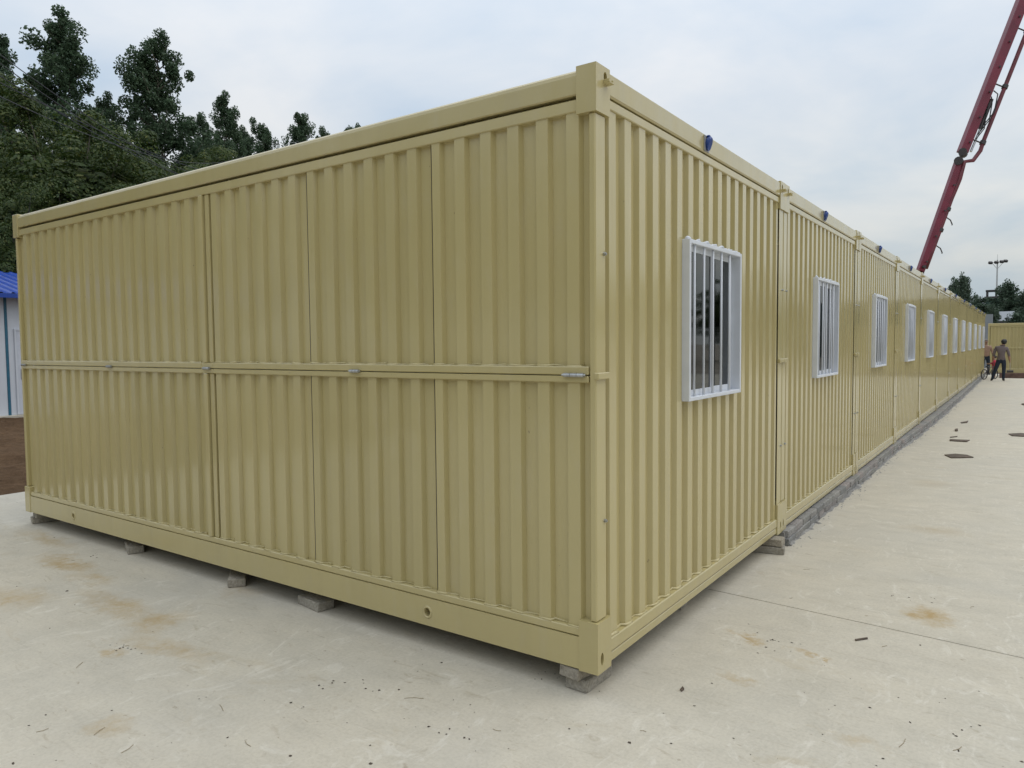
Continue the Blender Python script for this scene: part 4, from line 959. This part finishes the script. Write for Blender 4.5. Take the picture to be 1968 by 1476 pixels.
armL = [(chest, (.165, .115)), ((-.12, .0, 1.31), .068), ((-.185, -.03, 1.07), .055), ((-.215, .04, .87), .042), ((-.22, .07, .82), .03)]
armR = [(chest, (.165, .115)), ((.235, .0, 1.28), .068), ((.30, -.02, 1.05), .055), ((.325, .03, .83), .038), ((.335, .04, .79), .03)]
hands = hand_chains((-.22, .07, .82), (-.05, .1, -1), Vector((.2, 1, 0)))+hand_chains((.335, .04, .79), (0, .05, -1), Vector((-.2, 1, 0)))
def asg(c):
    if c.z > 1.40: return 2
    if c.z < .075: return 3
    if c.x < -.175 and c.z < .97 and c.z > .5: return 2
    if c.x > .285 and c.z < .97 and c.z > .5: return 2
    return 0 if c.z > .83 else 1
skin_body('body', body+[legL, legR, armL, armR]+hands, [shirt, navy, skin1, shoe], asg, pw)
blob('hair', (.128, .030, 1.535), .099, .108, .105, hairm, pw); face(pw, Vector((.13, .06, 1.52)), 1, (.3, 1, 0), skin1)
b = MB().tube([(-.07, -.115, 1.385), (.04, -.12, 1.37), (.15, -.09, 1.39), (.19, .03, 1.40), (.10, .11, 1.38), (-.0, .06, 1.40), (-.07, -.115, 1.385)], .02, 6); 
b = MB().tube([(.04+.075*math.cos(a)+.055, .025+.075*math.sin(a), 1.395) for a in np.linspace(0, 6.28, 13)], .018, 6); b.build('collar', shirt, pw, True)
hmr = thing('mallet', (mid.x+.34, mid.y+.03, .38), 'mallet with wooden handle and dark head held by the walking person', 'mallet')
MB().tube([(0, 0, .46), (.01, 0, .0)], .014, 8).build('handle', simple('pale_handle', (.34, .3, .24), .7), hmr); MB().tube([(-.10, 0, -.0), (.12, 0, 0.0)], .048, 10).build('mallet_head', 'dark_metal', hmr)
# --- bare-chested person half hidden by the last cabin
p2 = at(1894, 690, 33.6)
pb = thing('person', (p2.x, p2.y, 0), 'bare-chested person in dark blue trousers standing half hidden at the last cabin', 'person', rz=math.pi+.4)
hip = (0, 0, .86); chest = (0, 0, 1.22)
body = [[(hip, (.15, .115)), ((0, .0, 1.03), (.145, .115)), (chest, (.17, .12)), ((0, 0, 1.34), (.10, .08)), ((0, 0, 1.40), .055), ((0, .02, 1.46), .06), ((0, .03, 1.53), (.082, .095)), ((0, .03, 1.585), (.068, .08))]]
legs = [[(hip, (.15, .115)), ((s_*.1, 0, .78), .095), ((s_*.12, .03, .45), .07), ((s_*.13, 0, .09), .048), ((s_*.13, .0, .05), .045), ((s_*.15, .12, .035), .035)] for s_ in (-1, 1)]
arms = [[(chest, (.17, .12)), ((s_*.19, 0, 1.30), .066), ((s_*.27, .0, 1.05), .048), ((s_*.26, .16, .90), .038), ((s_*.24, .22, .88), .028)] for s_ in (-1, 1)]
hn = hand_chains((-.24, .22, .88), (.2, 1, -.1), Vector((1, 0, .3)))+hand_chains((.24, .22, .88), (-.2, 1, -.1), Vector((-1, 0, .3)))
skin_body('body', body+legs+arms+hn, [skin2, navy, shoe], lambda c: 2 if c.z < .075 else (1 if c.z < .88 and abs(c.x) < .215 else 0), pb)
blob('hair', (0, .005, 1.60), .083, .088, .06, simple('grey_hair', (.18, .16, .15), .7), pb); face(pb, Vector((0, .03, 1.53)), 1, (0, 1, 0), skin2)
# --- small child in red holding the handlebar
p3 = gnd(1910.5, 727)
pc = thing('person', (p3.x, p3.y, 0), 'small child in a red outfit standing beside the bicycle handlebar', 'person', rz=1.2)
q = .56
hip = (0, 0, .84*q); chest = (0, 0, 1.2*q)
body = [[(hip, .15*q), ((0, 0, 1.02*q), .15*q), (chest, (.17*q, .13*q)), ((0, 0, 1.34*q), .085*q), ((0, 0, 1.40*q), .07*q), ((0, .02*q, 1.48*q), .095*q), ((0, .03*q, 1.58*q), (.125*q, .135*q)), ((0, .02*q, 1.68*q), (.105*q, .115*q))]]
legs = [[(hip, .15*q), ((s_*.1*q, 0, .74*q), .1*q), ((s_*.11*q, .02*q, .42*q), .07*q), ((s_*.11*q, 0, .1*q), .05*q), ((s_*.11*q, 0, .06*q), .045*q), ((s_*.12*q, .13*q, .04*q), .038*q)] for s_ in (-1, 1)]
arms = [[(chest, (.17*q, .13*q)), ((s_*.19*q, 0, 1.28*q), .065*q), ((s_*.25*q, .1*q, 1.1*q), .05*q), ((s_*.2*q, .32*q, 1.08*q), .036*q), ((s_*.19*q, .38*q, 1.08*q), .028*q)] for s_ in (-1, 1)]
hn = hand_chains((-.19*q, .38*q, 1.08*q), (0, 1, 0), Vector((1, 0, .3)), q)+hand_chains((.19*q, .38*q, 1.08*q), (0, 1, 0), Vector((-1, 0, .3)), q)
skin_body('body', body+legs+arms+hn, [red, skin3, shoe], lambda c: 2 if c.z < .075*q else (1 if (c.z < .52*q or c.z > 1.38*q or (c.y > .18*q and c.z > .8*q)) else 0), pc)
blob('hair', (0, -.012, 1.62*q), .13*q, .135*q, .12*q, simple('brown_hair', (.06, .045, .035), .6), pc); face(pc, Vector((0, .03*q, 1.58*q)), 1.35*q, (0, 1, 0), skin3)
# --- small bicycle
p4 = gnd(1901.5, 729)
bk = thing('bicycle', (p4.x, p4.y, 0), 'small dark bicycle standing at the end of the row by the child', 'bicycle', rz=R_(62))
R0 = .2
def wheel(x):
    pts = [(x+R0*math.cos(a), 0, R0+.012+R0*math.sin(a)) for a in np.linspace(0, 2*math.pi, 25)]
    wv = MB().tube(pts, .019, 6, False).build('wheel', 'black', bk, True); b = MB()
    for a in np.linspace(0, 2*math.pi, 13)[:-1]: b.tube([(x, 0, R0+.012), (x+R0*math.cos(a), 0, R0+.012+R0*math.sin(a))], .002, 3, False)
    tag(b.build('spokes', 'galv', wv), kind='stuff'); MB().tube([(x, -.04, R0+.012), (x, .04, R0+.012)], .02, 8).build('hub', 'galv', wv)
wheel(-.36); wheel(.36); fm = 'dark_metal'
b = MB(); zc = R0+.012
for a, c in (((-.36, .0, zc), (-.10, 0, .42)), ((-.36, 0, zc), (-.03, 0, .2)), ((-.03, 0, .2), (-.12, 0, .5)), ((-.03, 0, .2), (.27, 0, .48)), ((-.11, 0, .45), (.26, 0, .52)), ((.25, 0, .58), (.36, 0, zc))): b.tube([a, c], .016, 6)
b.build('frame', fm, bk); MB().tube([(.25, 0, .56), (.23, 0, .66), (.2, -.22, .68)], .012, 6).build('handlebar', fm, bk); MB().tube([(.23, 0, .66), (.2, .22, .68)], .012, 6).build('handlebar', fm, bk)
b = MB().box(-.22, -.03, -.055, .055, .5, .54, .02); b.build('saddle', 'black', bk); MB().tube([(-.03, -.1, .12), (-.03, -.1, .2), (-.03, .1, .2), (-.03, .1, .28)], .01, 6).build('pedal_crank', fm, bk)
MB().tube([(-.2, .03, .28), (-.16, .16, .0)], .009, 6).build('kickstand', fm, bk)
